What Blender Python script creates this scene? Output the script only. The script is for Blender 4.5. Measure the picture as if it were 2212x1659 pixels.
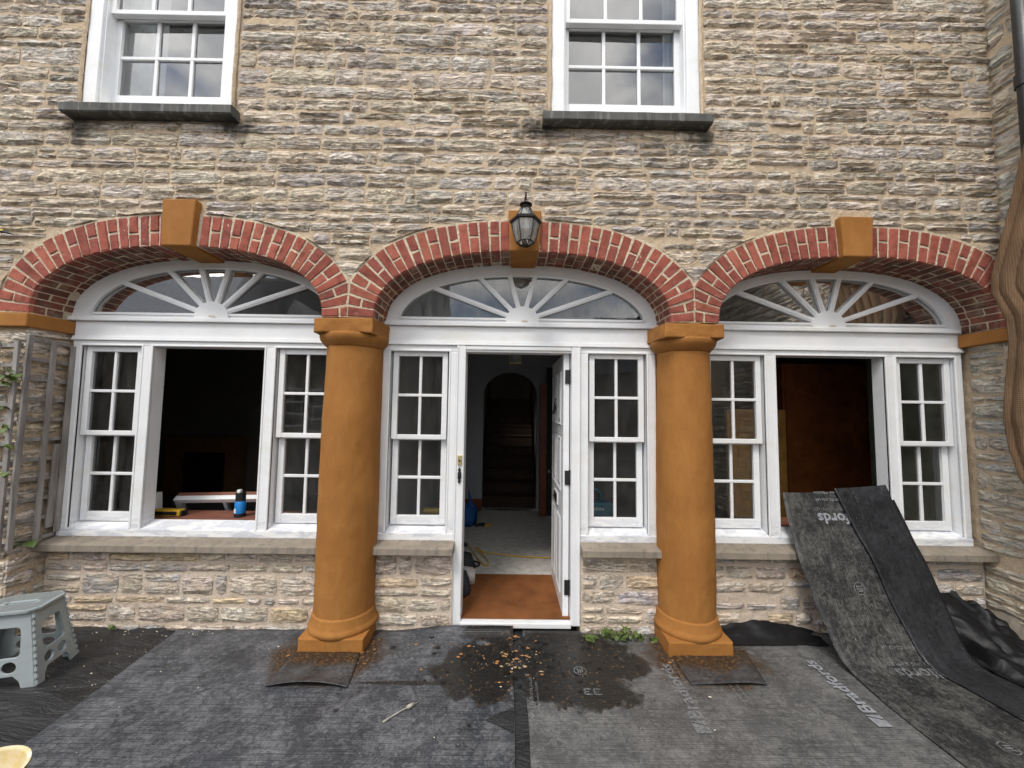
import bpy, math, random
from mathutils import Vector, Matrix, noise
from mathutils.geometry import tessellate_polygon

random.seed(11)
sc = bpy.context.scene
col = sc.collection
for o in list(bpy.data.objects):
    bpy.data.objects.remove(o)

# ------------------------------------------------------------------ camera
TILT, YAW, ROLL = math.radians(3.7046), math.radians(.3509), math.radians(.7921)
CAM = Vector((0, -2.73, 1.66))
FPX = 831.0 / 2212.0            # focal length in picture widths
def cam_axes():
    right = Vector((math.cos(YAW), -math.sin(YAW), 0)); fwd = Vector((math.sin(YAW), math.cos(YAW), 0)); up = Vector((0, 0, 1))
    fwd, up = math.cos(TILT)*fwd + math.sin(TILT)*up, math.cos(TILT)*up - math.sin(TILT)*fwd
    right, up = math.cos(ROLL)*right + math.sin(ROLL)*up, math.cos(ROLL)*up - math.sin(ROLL)*right
    return right, up, fwd
AX = cam_axes()
cd = bpy.data.cameras.new('camera'); cam = bpy.data.objects.new('camera', cd); col.objects.link(cam)
cam.matrix_world = Matrix(((AX[0].x, AX[1].x, -AX[2].x, CAM.x), (AX[0].y, AX[1].y, -AX[2].y, CAM.y), (AX[0].z, AX[1].z, -AX[2].z, CAM.z), (0, 0, 0, 1)))
cd.sensor_width = 36; cd.lens = 36*FPX; cd.clip_start = .02; cd.clip_end = 300
sc.camera = cam

# ------------------------------------------------------------------ sky, sun, exposure
w = bpy.data.worlds.new('World'); sc.world = w; w.use_nodes = True
nt = w.node_tree; nt.nodes.clear()
SUN_EL, SUN_AZ = math.radians(56), math.radians(205)   # azimuth from +Y, clockwise; sun in front of the facade, a little to the left
CLOUD = 2.0
def wn(t, **k):
    n = nt.nodes.new(t)
    for a, b in k.items(): setattr(n, a, b)
    return n
sky = wn('ShaderNodeTexSky', sky_type='NISHITA', sun_disc=False, sun_elevation=SUN_EL, sun_rotation=SUN_AZ)
tc = wn('ShaderNodeTexCoord'); mp = wn('ShaderNodeMapping'); mp.inputs['Scale'].default_value = (1.6, 1.6, 3.2); mp.inputs['Location'].default_value = (CLOUD, 0, 0)
nz = wn('ShaderNodeTexNoise'); nz.inputs['Scale'].default_value = 1.7; nz.inputs['Detail'].default_value = 7; nz.inputs['Roughness'].default_value = .55
rp = wn('ShaderNodeValToRGB'); rp.color_ramp.elements[0].position = .36; rp.color_ramp.elements[1].position = .50
nz2 = wn('ShaderNodeTexNoise'); nz2.inputs['Scale'].default_value = 3.1; nz2.inputs['Detail'].default_value = 6
rp2 = wn('ShaderNodeValToRGB'); rp2.color_ramp.elements[0].color = (7.0, 7.3, 7.9, 1); rp2.color_ramp.elements[1].color = (16.0, 15.8, 15.5, 1)
rp2.color_ramp.elements[0].position = .36; rp2.color_ramp.elements[1].position = .62
mx = wn('ShaderNodeMixRGB'); bg = wn('ShaderNodeBackground'); wo = wn('ShaderNodeOutputWorld')
bg.inputs['Strength'].default_value = .12
L = nt.links.new
L(tc.outputs['Generated'], mp.inputs['Vector']); L(mp.outputs[0], nz.inputs['Vector']); L(mp.outputs[0], nz2.inputs['Vector'])
L(nz.outputs['Fac'], rp.inputs['Fac']); L(nz2.outputs['Fac'], rp2.inputs['Fac'])
L(rp.outputs['Color'], mx.inputs['Fac']); L(sky.outputs[0], mx.inputs['Color1']); L(rp2.outputs['Color'], mx.inputs['Color2'])
L(mx.outputs[0], bg.inputs['Color']); L(bg.outputs[0], wo.inputs['Surface'])

sd = bpy.data.lights.new('sun', 'SUN'); sd.energy = 1.3; sd.angle = math.radians(14); sd.color = (1, .95, .88)
so = bpy.data.objects.new('sun', sd); col.objects.link(so); so.location = (-3, -6, 9)
sdir = Vector((math.sin(SUN_AZ)*math.cos(SUN_EL), math.cos(SUN_AZ)*math.cos(SUN_EL), math.sin(SUN_EL)))
so.rotation_euler = sdir.to_track_quat('Z', 'Y').to_euler()
sc.view_settings.view_transform = 'Standard'; sc.view_settings.look = 'None'
sc.view_settings.exposure = 0.62; sc.view_settings.gamma = 1; sc.view_settings.use_curve_mapping = False
sc.render.engine = 'CYCLES'
sc.cycles.max_bounces = 8; sc.cycles.transparent_max_bounces = 16

# ------------------------------------------------------------------ helpers
def ray(px, py):                 # pixel of the 2212 x 1659 view -> direction
    return AX[0]*((px-1106)/831) - AX[1]*((py-829.5)/831) + AX[2]
def onY(px, py, y):
    d = ray(px, py); return CAM + d*((y-CAM.y)/d.y)
def onZ(px, py, z=0.):
    d = ray(px, py); return CAM + d*((z-CAM.z)/d.z)
def proj(p):
    d = Vector(p)-CAM; f = d.dot(AX[2])
    if f < .05: return None
    return (1106+831*d.dot(AX[0])/f, 829.5-831*d.dot(AX[1])/f)

def nz3(x, y, z): return noise.noise(Vector((x, y, z)))

def rng(a, b): return random.uniform(a, b)

class MB:
    def __init__(s): s.v = []; s.f = []; s.tint = []
    def add(s, vs, fs, tint=None):
        b = len(s.v); s.v += [tuple(p) for p in vs]; s.f += [tuple(i+b for i in f) for f in fs]
        s.tint += [tint or (1, 1, 1, 1)]*len(vs); return s
    def box(s, x0, x1, y0, y1, z0, z1):
        return s.add([(x0, y0, z0), (x1, y0, z0), (x1, y1, z0), (x0, y1, z0), (x0, y0, z1), (x1, y0, z1), (x1, y1, z1), (x0, y1, z1)],
                     [(0, 3, 2, 1), (4, 5, 6, 7), (0, 1, 5, 4), (1, 2, 6, 5), (2, 3, 7, 6), (3, 0, 4, 7)])
    def bar(s, a, b, wd, th, n=Vector((0, -1, 0))):        # box from a to b, width wd, thickness th along n
        a, b = Vector(a), Vector(b); t = (b-a).normalized(); sd_ = t.cross(n).normalized()*wd/2; nn = n.normalized()*th/2
        vs = [p+i*sd_+j*nn for p in (a, b) for i, j in ((-1, -1), (1, -1), (1, 1), (-1, 1))]
        return s.add(vs, [(3, 2, 1, 0), (4, 5, 6, 7), (0, 1, 5, 4), (1, 2, 6, 5), (2, 3, 7, 6), (3, 0, 4, 7)])
    def tube(s, pts, r, n=8, cap=True):
        pts = [Vector(p) for p in pts]; rs = r if isinstance(r, (list, tuple)) else [r]*len(pts); b = len(s.v); fs = []; vs = []
        up = Vector((0, 0, 1))
        for i, p in enumerate(pts):
            t = (pts[min(i+1, len(pts)-1)]-pts[max(i-1, 0)]).normalized()
            a = t.cross(up);
            if a.length < .05: a = t.cross(Vector((1, 0, 0)))
            a.normalize(); c = t.cross(a)
            for k in range(n):
                g = 2*math.pi*k/n; vs.append(p+(a*math.cos(g)+c*math.sin(g))*rs[i])
        for i in range(len(pts)-1):
            for k in range(n):
                fs.append((i*n+k, i*n+(k+1) % n, (i+1)*n+(k+1) % n, (i+1)*n+k))
        if cap: fs.append(tuple(range(n-1, -1, -1))); fs.append(tuple((len(pts)-1)*n+k for k in range(n)))
        return s.add(vs, fs)
    def lathe(s, prof, cx, cy, n=32, jit=None):            # prof: list of (r, z)
        vs = []; fs = []
        for r, z in prof:
            for k in range(n):
                g = 2*math.pi*k/n; rr = r
                if jit: rr += jit(math.cos(g), math.sin(g), z)
                vs.append((cx+rr*math.cos(g), cy+rr*math.sin(g), z))
        for i in range(len(prof)-1):
            for k in range(n): fs.append((i*n+k, i*n+(k+1) % n, (i+1)*n+(k+1) % n, (i+1)*n+k))
        fs.append(tuple(range(n-1, -1, -1))); fs.append(tuple((len(prof)-1)*n+k for k in range(n)))
        return s.add(vs, fs)
    def plate(s, loops, mp, d0, d1):                       # outline + holes in (u, v), extruded from depth d0 to d1 through mp(u, v, d)
        flat = [p for l in loops for p in l]
        tris = tessellate_polygon([[Vector((p[0], p[1], 0)) for p in l] for l in loops])
        n = len(flat); vs = [mp(u, v, d0) for u, v in flat]+[mp(u, v, d1) for u, v in flat]; fs = []
        for t in tris: fs.append(tuple(t)); fs.append(tuple(n+i for i in reversed(t)))
        o = 0
        for l in loops:
            m = len(l)
            for i in range(m):
                a, b = o+i, o+(i+1) % m; fs.append((a, b, n+b, n+a))
            o += m
        return s.add(vs, fs)
    def grid(s, f, nu, nv):
        vs = [f(i/nu, j/nv) for j in range(nv+1) for i in range(nu+1)]
        fs = [(j*(nu+1)+i, j*(nu+1)+i+1, (j+1)*(nu+1)+i+1, (j+1)*(nu+1)+i) for j in range(nv) for i in range(nu)]
        return s.add(vs, fs)

WL = {}
def place(o, parent, loc):
    loc = Vector(loc); WL[o.name] = loc
    if parent is not None:
        o.parent = parent; o.location = loc-WL[parent.name]
    else: o.location = loc
    return o
def mk(mb, name, mat, parent=None, loc=None, smooth=False, bevel=0, fixn=True, tint=False, solid=0, autos=None):
    if loc is None:
        n = len(mb.v); xs = [p[0] for p in mb.v]; ys = [p[1] for p in mb.v]; zs = [p[2] for p in mb.v]
        loc = ((min(xs)+max(xs))/2, (min(ys)+max(ys))/2, min(zs))
    me = bpy.data.meshes.new(name); lx, ly, lz = loc
    me.from_pydata([(p[0]-lx, p[1]-ly, p[2]-lz) for p in mb.v], [], mb.f); me.update()
    if fixn:
        import bmesh
        bm = bmesh.new(); bm.from_mesh(me); bmesh.ops.recalc_face_normals(bm, faces=bm.faces); bm.to_mesh(me); bm.free()
    if tint:
        at = me.attributes.new('tint', 'FLOAT_COLOR', 'POINT')
        for i, t in enumerate(mb.tint): at.data[i].color = t
    if mat: me.materials.append(mat)
    if smooth: me.polygons.foreach_set('use_smooth', [True]*len(me.polygons))
    if autos is not None:
        me.polygons.foreach_set('use_smooth', [True]*len(me.polygons))
        if hasattr(me, 'set_sharp_from_angle'): me.set_sharp_from_angle(angle=math.radians(autos))
    o = bpy.data.objects.new(name, me); col.objects.link(o); place(o, parent, loc)
    if solid:
        m = o.modifiers.new('s', 'SOLIDIFY'); m.thickness = solid; m.offset = 0
    if bevel:
        m = o.modifiers.new('b', 'BEVEL'); m.width = bevel; m.segments = 2; m.limit_method = 'ANGLE'; m.angle_limit = math.radians(40)
    return o
def tag(o, label, cat, group=None):
    o['label'] = label; o['category'] = cat
    if group: o['group'] = group
    return o
def thing(name, loc, label, cat, group=None):
    o = bpy.data.objects.new(name, None); col.objects.link(o); place(o, None, loc); o.empty_display_size = .1
    return tag(o, label, cat, group)

# ------------------------------------------------------------------ materials
def S(c): return tuple(((v/255)/12.92 if v/255 <= .04045 else ((v/255+.055)/1.055)**2.4) for v in c)+(1,)
class NT:
    def __init__(s, name):
        s.m = bpy.data.materials.new(name); s.m.use_nodes = True; s.t = s.m.node_tree; s.t.nodes.clear()
        s.out = s.n('ShaderNodeOutputMaterial'); s.b = s.n('ShaderNodeBsdfPrincipled'); s.l(s.b.outputs[0], s.out.inputs[0])
        s.geo = s.n('ShaderNodeNewGeometry')
    def n(s, t, **k):
        x = s.t.nodes.new(t)
        for a, b in k.items(): setattr(x, a, b)
        return x
    def l(s, a, b): s.t.links.new(a, b)
    def vec(s, scale=(1, 1, 1), src=None, rot=(0, 0, 0)):
        m = s.n('ShaderNodeMapping'); m.inputs['Scale'].default_value = scale; m.inputs['Rotation'].default_value = rot; s.l(src or s.geo.outputs['Position'], m.inputs['Vector']); return m.outputs[0]
    def noise(s, scale, detail=4, rough=.55, vec=None, dist=0):
        x = s.n('ShaderNodeTexNoise'); x.inputs['Scale'].default_value = scale; x.inputs['Detail'].default_value = detail; x.inputs['Roughness'].default_value = rough; x.inputs['Distortion'].default_value = dist
        s.l(vec or s.geo.outputs['Position'], x.inputs['Vector']); return x.outputs['Fac']
    def voro(s, scale, vec=None, feat='F1'):
        x = s.n('ShaderNodeTexVoronoi'); x.feature = feat; x.inputs['Scale'].default_value = scale; s.l(vec or s.geo.outputs['Position'], x.inputs['Vector']); return x
    def ramp(s, fac, stops):
        r = s.n('ShaderNodeValToRGB'); e = r.color_ramp.elements
        while len(e) > 1: e.remove(e[-1])
        e[0].position, e[0].color = stops[0][0], c4(stops[0][1])
        for p, c in stops[1:]:
            q = e.new(p); q.color = c4(c)
        s.l(fac, r.inputs['Fac']); return r.outputs['Color']
    def mix(s, fac, a, b, mode='MIX'):
        x = s.n('ShaderNodeMixRGB', blend_type=mode)
        for inp, v in (('Fac', fac), ('Color1', a), ('Color2', b)):
            if isinstance(v, (int, float)): x.inputs[inp].default_value = v if inp == 'Fac' else (v, v, v, 1)
            elif isinstance(v, tuple): x.inputs[inp].default_value = c4(v)
            else: s.l(v, x.inputs[inp])
        return x.outputs[0]
    def math(s, op, a, b=None, clamp=False):
        x = s.n('ShaderNodeMath', operation=op, use_clamp=clamp)
        for i, v in enumerate((a, b)):
            if v is None: continue
            if isinstance(v, (int, float)): x.inputs[i].default_value = v
            else: s.l(v, x.inputs[i])
        return x.outputs[0]
    def sep(s):
        x = s.n('ShaderNodeSeparateXYZ'); s.l(s.geo.outputs['Position'], x.inputs[0]); return x.outputs
    def bump(s, h, strength=.5, dist=.01, prev=None):
        x = s.n('ShaderNodeBump'); x.inputs['Strength'].default_value = strength; x.inputs['Distance'].default_value = dist
        s.l(h, x.inputs['Height'])
        if prev: s.l(prev, x.inputs['Normal'])
        s.l(x.outputs[0], s.b.inputs['Normal']); return x.outputs[0]
    def col(s, c):
        if isinstance(c, tuple): s.b.inputs['Base Color'].default_value = c4(c)
        else: s.l(c, s.b.inputs['Base Color'])
    def rough(s, r):
        if isinstance(r, (int, float)): s.b.inputs['Roughness'].default_value = r
        else: s.l(r, s.b.inputs['Roughness'])
    def spec(s, v): s.b.inputs['Specular IOR Level'].default_value = v
def c4(c):
    if isinstance(c, (int, float)): return (c, c, c, 1)
    return tuple(c) if len(c) == 4 else tuple(c)+(1,)

M = {}
def simple(name, c, rough=.6, var=.15, nscale=6, bump=0, bscale=60, spec=.4, metal=0):
    m = NT(name); f = m.noise(nscale, 5)
    a = tuple(v*(1-var) for v in c[:3]); b = tuple(min(1, v*(1+var)) for v in c[:3])
    m.col(m.ramp(f, [(.3, a), (.7, b)])); m.rough(rough); m.spec(spec); m.b.inputs['Metallic'].default_value = metal
    if bump: m.bump(m.noise(bscale, 4), bump, .004)
    M[name] = m.m; return m

# rain-washed soot below the two upper sills
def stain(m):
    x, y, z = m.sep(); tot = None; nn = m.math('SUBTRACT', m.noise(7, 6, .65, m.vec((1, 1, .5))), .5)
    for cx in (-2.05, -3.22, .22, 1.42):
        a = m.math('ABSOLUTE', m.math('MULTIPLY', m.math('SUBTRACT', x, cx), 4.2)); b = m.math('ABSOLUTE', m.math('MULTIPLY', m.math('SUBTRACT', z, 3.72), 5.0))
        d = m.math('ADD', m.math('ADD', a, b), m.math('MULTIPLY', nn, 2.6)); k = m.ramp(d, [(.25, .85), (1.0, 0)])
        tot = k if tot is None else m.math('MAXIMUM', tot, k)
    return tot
# rubble stone
def stone_mat(name, bed=(3.0, 3.0, 26.0), crack=.6):
    m = NT(name); at = m.n('ShaderNodeAttribute', attribute_name='tint')
    vb = m.vec(bed); f1 = m.noise(2.6, 8, .68, vb, .6); f2 = m.noise(9, 7, .65); f3 = m.noise(1.1, 4); f4 = m.noise(55, 5, .7)
    c = m.mix(1, at.outputs['Color'], m.ramp(f1, [(.25, (.62, .61, .60)), (.42, (.90, .89, .88)), (.55, (1.03, 1.02, 1.0)), (.75, (1.25, 1.23, 1.20))]), 'MULTIPLY')
    c = m.mix(m.ramp(f2, [(.46, 0), (.62, .8)]), c, (.600, .490, .365, 1))       # sandy smears of mortar over the stone
    c = m.mix(m.ramp(m.noise(6.2, 7, .66, m.vec((1, 1, 2.2))), [(.58, 0), (.72, .55)]), c, (.215, .200, .190, 1))          # dark lichen
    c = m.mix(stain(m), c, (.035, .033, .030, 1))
    c = m.mix(m.ramp(m.noise(38, 3, .6), [(.64, 0), (.74, .6)]), c, (.46, .44, .41, 1))             # pale flecks
    c = m.mix(1, c, m.ramp(m.mix(.5, f4, m.noise(22, 6, .7, m.vec((1, 1, 2.5)))), [(.34, (.68, .67, .66)), (.5, (1, 1, 1)), (.64, (1.28, 1.26, 1.24))]), 'MULTIPLY')
    fc = m.noise(1.5, 9, .72, m.vec((2.2, 2.2, 17)), 1.1); cr = m.ramp(m.math('ABSOLUTE', m.math('SUBTRACT', fc, .5)), [(.004, 1), (.022, 0)])
    c = m.mix(m.math('MULTIPLY', cr, crack), c, (.13, .112, .095, 1))
    m.col(c); m.rough(.9); m.spec(.15)
    vc = m.voro(20, m.vec((1, 1, 2.6))); h = m.math('SUBTRACT', m.math('ADD', m.mix(.4, f1, f4), m.math('MULTIPLY', vc.outputs['Distance'], .35)), m.math('MULTIPLY', cr, .25)); n = m.bump(h, .9, .022); m.bump(m.noise(150, 3), .5, .004, n)
    M[name] = m.m
stone_mat('stone'); stone_mat('stone_plain', (6, 6, 12), .5); stone_mat('stone_block', (7, 7, 7), .2)
def mortar_mat(name, c1, c2, c3):
    m = NT(name); f = m.noise(3.2, 6, .6); g = m.noise(120, 4, .7); d = m.noise(16, 6, .65)
    c = m.ramp(f, [(.3, c1), (.55, c2), (.75, c3)]); c = m.mix(m.ramp(g, [(.35, .5), (.6, 0)]), c, tuple(v*.5 for v in c1))
    c = m.mix(m.ramp(d, [(.55, 0), (.72, .4)]), c, (.22, .195, .165, 1))
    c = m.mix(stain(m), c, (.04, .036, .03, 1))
    m.col(c); m.rough(.95); m.spec(.1)
    n = m.bump(d, .9, .020); m.bump(g, .9, .008, n); M[name] = m.m
mortar_mat('mortar', (.57, .445, .305), (.69, .545, .385), (.62, .50, .37))
mortar_mat('apron_mortar', (.66, .54, .43), (.75, .63, .51), (.69, .58, .48))
mortar_mat('arch_mortar', (.62, .52, .37), (.76, .66, .50), (.68, .57, .42))
# brick
def brick_mat():
    m = NT('brick'); at = m.n('ShaderNodeAttribute', attribute_name='tint'); f = m.noise(14, 6, .65); g = m.noise(60, 5, .7)
    c = m.mix(1, at.outputs['Color'], m.ramp(f, [(.28, (.55, .5, .5)), (.5, (1, 1, 1)), (.75, (1.25, 1.2, 1.15))]), 'MULTIPLY')
    c = m.mix(m.ramp(m.noise(23, 6, .7), [(.58, 0), (.74, .42)]), c, (.46, .36, .28, 1))
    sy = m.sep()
    soffit_shade = m.math('MULTIPLY', m.ramp(m.noise(7, 6, .7), [(.38, .1), (.62, .8)]), m.math('GREATER_THAN', sy[1], .03))  # shade under the arches, put into the soffit bricks' colour in patches
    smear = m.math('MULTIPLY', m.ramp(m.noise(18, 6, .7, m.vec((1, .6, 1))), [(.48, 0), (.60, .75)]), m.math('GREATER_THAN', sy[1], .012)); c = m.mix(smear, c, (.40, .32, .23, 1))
    c = m.mix(soffit_shade, c, (.06, .042, .034, 1))
    m.col(c); m.rough(.88); m.spec(.2); n = m.bump(f, .6, .008); m.bump(g, .7, .004, n); M['brick'] = m.m
brick_mat()
# ochre masonry paint
def ochre():
    m = NT('ochre_paint'); f = m.noise(2.2, 5, .6); g = m.noise(11, 6, .65); s = m.noise(5, 5, .6, m.vec((6, 6, .9)))
    c = m.ramp(f, [(.3, (.285, .120, .030)), (.55, (.345, .153, .039)), (.75, (.385, .178, .052))])
    c = m.mix(m.ramp(s, [(.55, 0), (.75, .35)]), c, (.40, .205, .080, 1))
    c = m.mix(m.ramp(g, [(.60, 0), (.76, .4)]), c, (.245, .095, .022, 1))
    b1 = m.noise(3.4, 7, .68, m.vec((1, 1, .45))); c = m.mix(m.ramp(b1, [(.40, .0), (.48, .25), (.56, .0)]), c, (.245, .098, .024, 1)); c = m.mix(m.ramp(b1, [(.60, 0), (.72, .4)]), c, (.41, .205, .075, 1))
    ru = m.noise(40, 5, .65, m.vec((1, 1, .12))); c = m.mix(m.ramp(ru, [(.56, 0), (.70, .30)]), c, (.25, .095, .02, 1))
    c = m.mix(m.ramp(m.noise(90, 4, .7), [(.68, 0), (.74, .6)]), c, (.16, .07, .025, 1))
    m.col(c); m.rough(m.ramp(f, [(.3, .75), (.7, .9)])); m.spec(.2); n = m.bump(g, .5, .012); m.bump(m.noise(70, 5, .7), .3, .004, n); M['ochre_paint'] = m.m
ochre()
# white gloss paint, worn primer patches low down
def white(name, worn):
    m = NT(name); f = m.noise(5, 5); g = m.noise(6, 6, .62, m.vec((1, 1, 5)))
    c = m.ramp(f, [(.3, (.76, .775, .79)), (.7, (.82, .825, .83))])
    c = m.mix(m.ramp(m.noise(26, 6, .7), [(.60, 0), (.74, .5)]), c, (.64, .60, .51, 1))
    c = m.mix(m.ramp(m.noise(2.6, 7, .7, m.vec((1, 1, 2))), [(.52, 0), (.70, .55)]), c, (.70, .675, .60, 1))
    if worn:
        z = m.sep()[2]; zz = m.math('ADD', z, m.math('MULTIPLY', m.math('SUBTRACT', g, .5), .55))
        k = m.ramp(zz, [(.76, .85), (.88, 0)])
        c = m.mix(m.math('MULTIPLY', k, m.ramp(g, [(.47, 0), (.56, 1)])), c, (.54, .56, .61, 1))
    m.col(c); m.rough(m.ramp(f, [(.3, .36), (.7, .5)])); m.spec(.45); m.bump(m.noise(30, 5, .6, m.vec((3, 3, 1))), .15, .004); M[name] = m.m
white('white_paint', False); white('worn_white', True)
def sillm():
    m = NT('stone_sill'); st = m.noise(24, 6, .68, m.vec((1, 1, .15))); f = m.noise(6, 6, .65)
    c = m.ramp(f, [(.3, (.20, .172, .138)), (.55, (.27, .232, .186)), (.75, (.34, .285, .22))]); c = m.mix(m.ramp(st, [(.50, 0), (.66, .55)]), c, (.115, .105, .092, 1)); c = m.mix(m.ramp(m.noise(90, 4, .7), [(.58, 0), (.7, .5)]), c, (.40, .36, .30, 1))
    m.col(c); m.rough(.9); m.spec(.2); n = m.bump(f, .5, .010); m.bump(m.noise(110, 4, .7), .6, .004, n); M['stone_sill'] = m.m
sillm()
def slate():
    m = NT('slate_sill'); s = m.noise(16, 5, .6, m.vec((1.5, 1.5, .12))); f = m.noise(9, 5)
    c = m.ramp(f, [(.3, (.040, .041, .037)), (.7, (.095, .094, .086))]); c = m.mix(m.ramp(s, [(.54, 0), (.64, .6)]), c, (.22, .215, .205, 1))
    m.col(c); m.rough(.7); m.bump(f, .4, .006); M['slate_sill'] = m.m
slate()
def glass(name, dirt=.06, tintc=(.92, .95, .94), refl=1.3):
    m = NT(name); tr = m.n('ShaderNodeBsdfTransparent'); tr.inputs[0].default_value = c4(tintc); gl = m.n('ShaderNodeBsdfGlossy'); gl.inputs['Roughness'].default_value = .012
    lw = m.n('ShaderNodeFresnel'); lw.inputs['IOR'].default_value = 1.62
    bp = m.n('ShaderNodeBump'); bp.inputs['Strength'].default_value = .05; bp.inputs['Distance'].default_value = .01; m.l(m.noise(3.5, 2), bp.inputs['Height']); m.l(bp.outputs[0], gl.inputs['Normal'])
    k = m.math('MULTIPLY', lw.outputs[0], refl, True); mx_ = m.n('ShaderNodeMixShader'); m.l(k, mx_.inputs[0]); m.l(tr.outputs[0], mx_.inputs[1]); m.l(gl.outputs[0], mx_.inputs[2])
    df = m.n('ShaderNodeBsdfDiffuse'); df.inputs[0].default_value = (.5, .5, .47, 1); m2 = m.n('ShaderNodeMixShader')
    d = m.math('MULTIPLY', m.ramp(m.noise(9, 6, .65, m.vec((2, 2, .5))), [(.40, .15), (.72, 1)]), dirt); m.l(d, m2.inputs[0]); m.l(mx_.outputs[0], m2.inputs[1]); m.l(df.outputs[0], m2.inputs[2])
    m.l(m2.outputs[0], m.out.inputs[0]); M[name] = m.m
glass('pane_glass', .05); glass('lamp_glass', .85, (.75, .73, .68)); glass('fan_glass', .07, refl=.75); glass('sky_haze_glass', .34, refl=2.0); glass('upper_glass', .05, refl=3.0)  # middle fanlight: dirt film thickened to paint in the bright sky reflection

# membranes: pale scuffed damp-proof sheets with printed lines, wet stains, ochre dust
def sheet_mat(name, base, scuff, line, wets=(), dusts=(), rough=.55, lines_along_x=True, pool=.05):
    m = NT(name); x, y, z = m.sep()
    f = m.noise(3.0, 6, .65); g = m.mix(.45, m.noise(34, 6, .72, None, 1.2), m.noise(4.5, 6, .7)); fine = m.noise(160, 3, .7)
    st = m.noise(150, 4, .6, m.vec((.02, 1, .05) if lines_along_x else (1, .05, .05)))
    ln = m.n('ShaderNodeTexWave'); ln.wave_type = 'BANDS'; ln.bands_direction = 'Y' if lines_along_x else 'X'; ln.inputs['Scale'].default_value = 26; ln.inputs['Distortion'].default_value = .4; m.l(m.geo.outputs['Position'], ln.inputs['Vector'])
    c = m.ramp(f, [(.3, tuple(v*.72 for v in base)), (.7, tuple(v*1.22 for v in base))])
    c = m.mix(m.ramp(g, [(.45, 0), (.60, .85)]), c, scuff)
    c = m.mix(m.math('MULTIPLY', m.ramp(st, [(.50, 0), (.62, 1)]), line), c, tuple(v*.38 for v in base))
    c = m.mix(m.ramp(m.noise(11, 5, .65), [(.60, 0), (.75, .55)]), c, tuple(min(1, v*1.35) for v in scuff))
    rg = m.ramp(g, [(.4, rough*.8), (.6, rough*1.15)])
    wob = m.math('MULTIPLY', m.math('SUBTRACT', m.noise(5.5, 6, .62), .5), 1.5)
    for (cx, cy, rx, ry, power) in wets:
        a = m.math('MULTIPLY', m.math('SUBTRACT', x, cx), 1/rx); b = m.math('MULTIPLY', m.math('SUBTRACT', y, cy), 1/ry)
        d = m.math('ADD', m.math('SQRT', m.math('ADD', m.math('MULTIPLY', a, a), m.math('MULTIPLY', b, b))), wob)
        k = m.ramp(d, [(.84, power), (.93, power*.75), (1.0, 0)]); c = m.mix(k, c, (.018, .017, .016, 1)); rg = m.mix(k, rg, .34)
        speck = m.math('MULTIPLY', m.ramp(m.noise(48, 5, .7), [(.60, 0), (.66, .8)]), k); c = m.mix(speck, c, (.20, .115, .045, 1))
    for (cx, cy, rx, ry) in dusts:
        a = m.math('MULTIPLY', m.math('SUBTRACT', x, cx), 1/rx); b = m.math('MULTIPLY', m.math('SUBTRACT', y, cy), 1/ry)
        d = m.math('ADD', m.math('SQRT', m.math('ADD', m.math('MULTIPLY', a, a), m.math('MULTIPLY', b, b))), m.math('MULTIPLY', wob, .5))
        k = m.ramp(d, [(.72, .92), (1.05, 0)]); c = m.mix(k, c, (.032, .022, .014, 1))
        sp = m.math('MULTIPLY', m.ramp(m.noise(70, 5, .75), [(.53, 0), (.62, .85)]), k); c = m.mix(sp, c, (.24, .115, .035, 1))
    # odd dark drips
    v = m.voro(2.3, m.vec((1, 1, 0))); c = m.mix(m.ramp(v.outputs['Distance'], [(.045, 1), (.065, 0)]), c, (.015, .015, .016, 1))
    v2 = m.voro(9, m.vec((1, 1, 0))); c = m.mix(m.ramp(v2.outputs['Distance'], [(.018, .8), (.035, 0)]), c, (.40, .38, .34, 1))
    m.col(c); m.rough(rg); m.spec(.35)
    n = m.bump(ln.outputs['Fac'], .25, .003); n = m.bump(f, .35, .03, n); m.bump(fine, .25, .002, n); M[name] = m.m
DUST = [(-1.17, -.04, .42, .34), (1.32, -.04, .42, .34)]
WETL = [(-.12, -.16, .34, .30, 1), (-.05, .18, .30, .10, .9), (-.5, -.31, .42, .018, .9)]
WETR = [(.36, -.02, .50, .26, 1), (.42, -.32, .36, .22, 1), (.62, -.16, .34, .12, 1)]
sheet_mat('sheet_blue', (.046, .049, .056), (.165, .168, .178), .6, WETL, DUST[:1])
sheet_mat('sheet_grey', (.078, .078, .078), (.175, .173, .169), .4, WETR, DUST[1:])
sheet_mat('sheet_ramp', (.024, .0245, .026), (.12, .117, .108), .6, (), (), .5, False)
sheet_mat('sheet_dark', (.016, .0165, .019), (.038, .040, .045), .6, (), (), .38, False)
sheet_mat('sheet_flap', (.035, .035, .037), (.10, .10, .102), .4, (), [(-1.17, .02, .40, .22), (1.34, .03, .42, .24)], .5)
def membrane():
    m = NT('woven_black'); f = m.noise(2.5, 6, .7, m.vec((1, 3.2, 1), None, (0, 0, .5)), 1.5); g = m.noise(30, 6, .7, m.vec((1, 4, 1), None, (0, 0, .5)))
    c = m.ramp(f, [(.3, (.010, .010, .011)), (.7, (.028, .028, .030))]); c = m.mix(m.ramp(g, [(.62, 0), (.72, .8)]), c, (.20, .185, .16, 1))
    m.col(c); m.rough(m.ramp(f, [(.3, .28), (.7, .5)])); m.spec(.4); m.bump(f, 1.0, .035); M['woven_black'] = m.m
membrane()
simple('black_plastic', (.008, .008, .009), .5, .3, 9, .25, 8, .25)
simple('ground_earth', (.10, .092, .08), .95, .4, 5, .6, 40, .2)
simple('print_pale', (.25, .26, .28), .6, .25, 30, 0, 60, .3)
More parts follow.
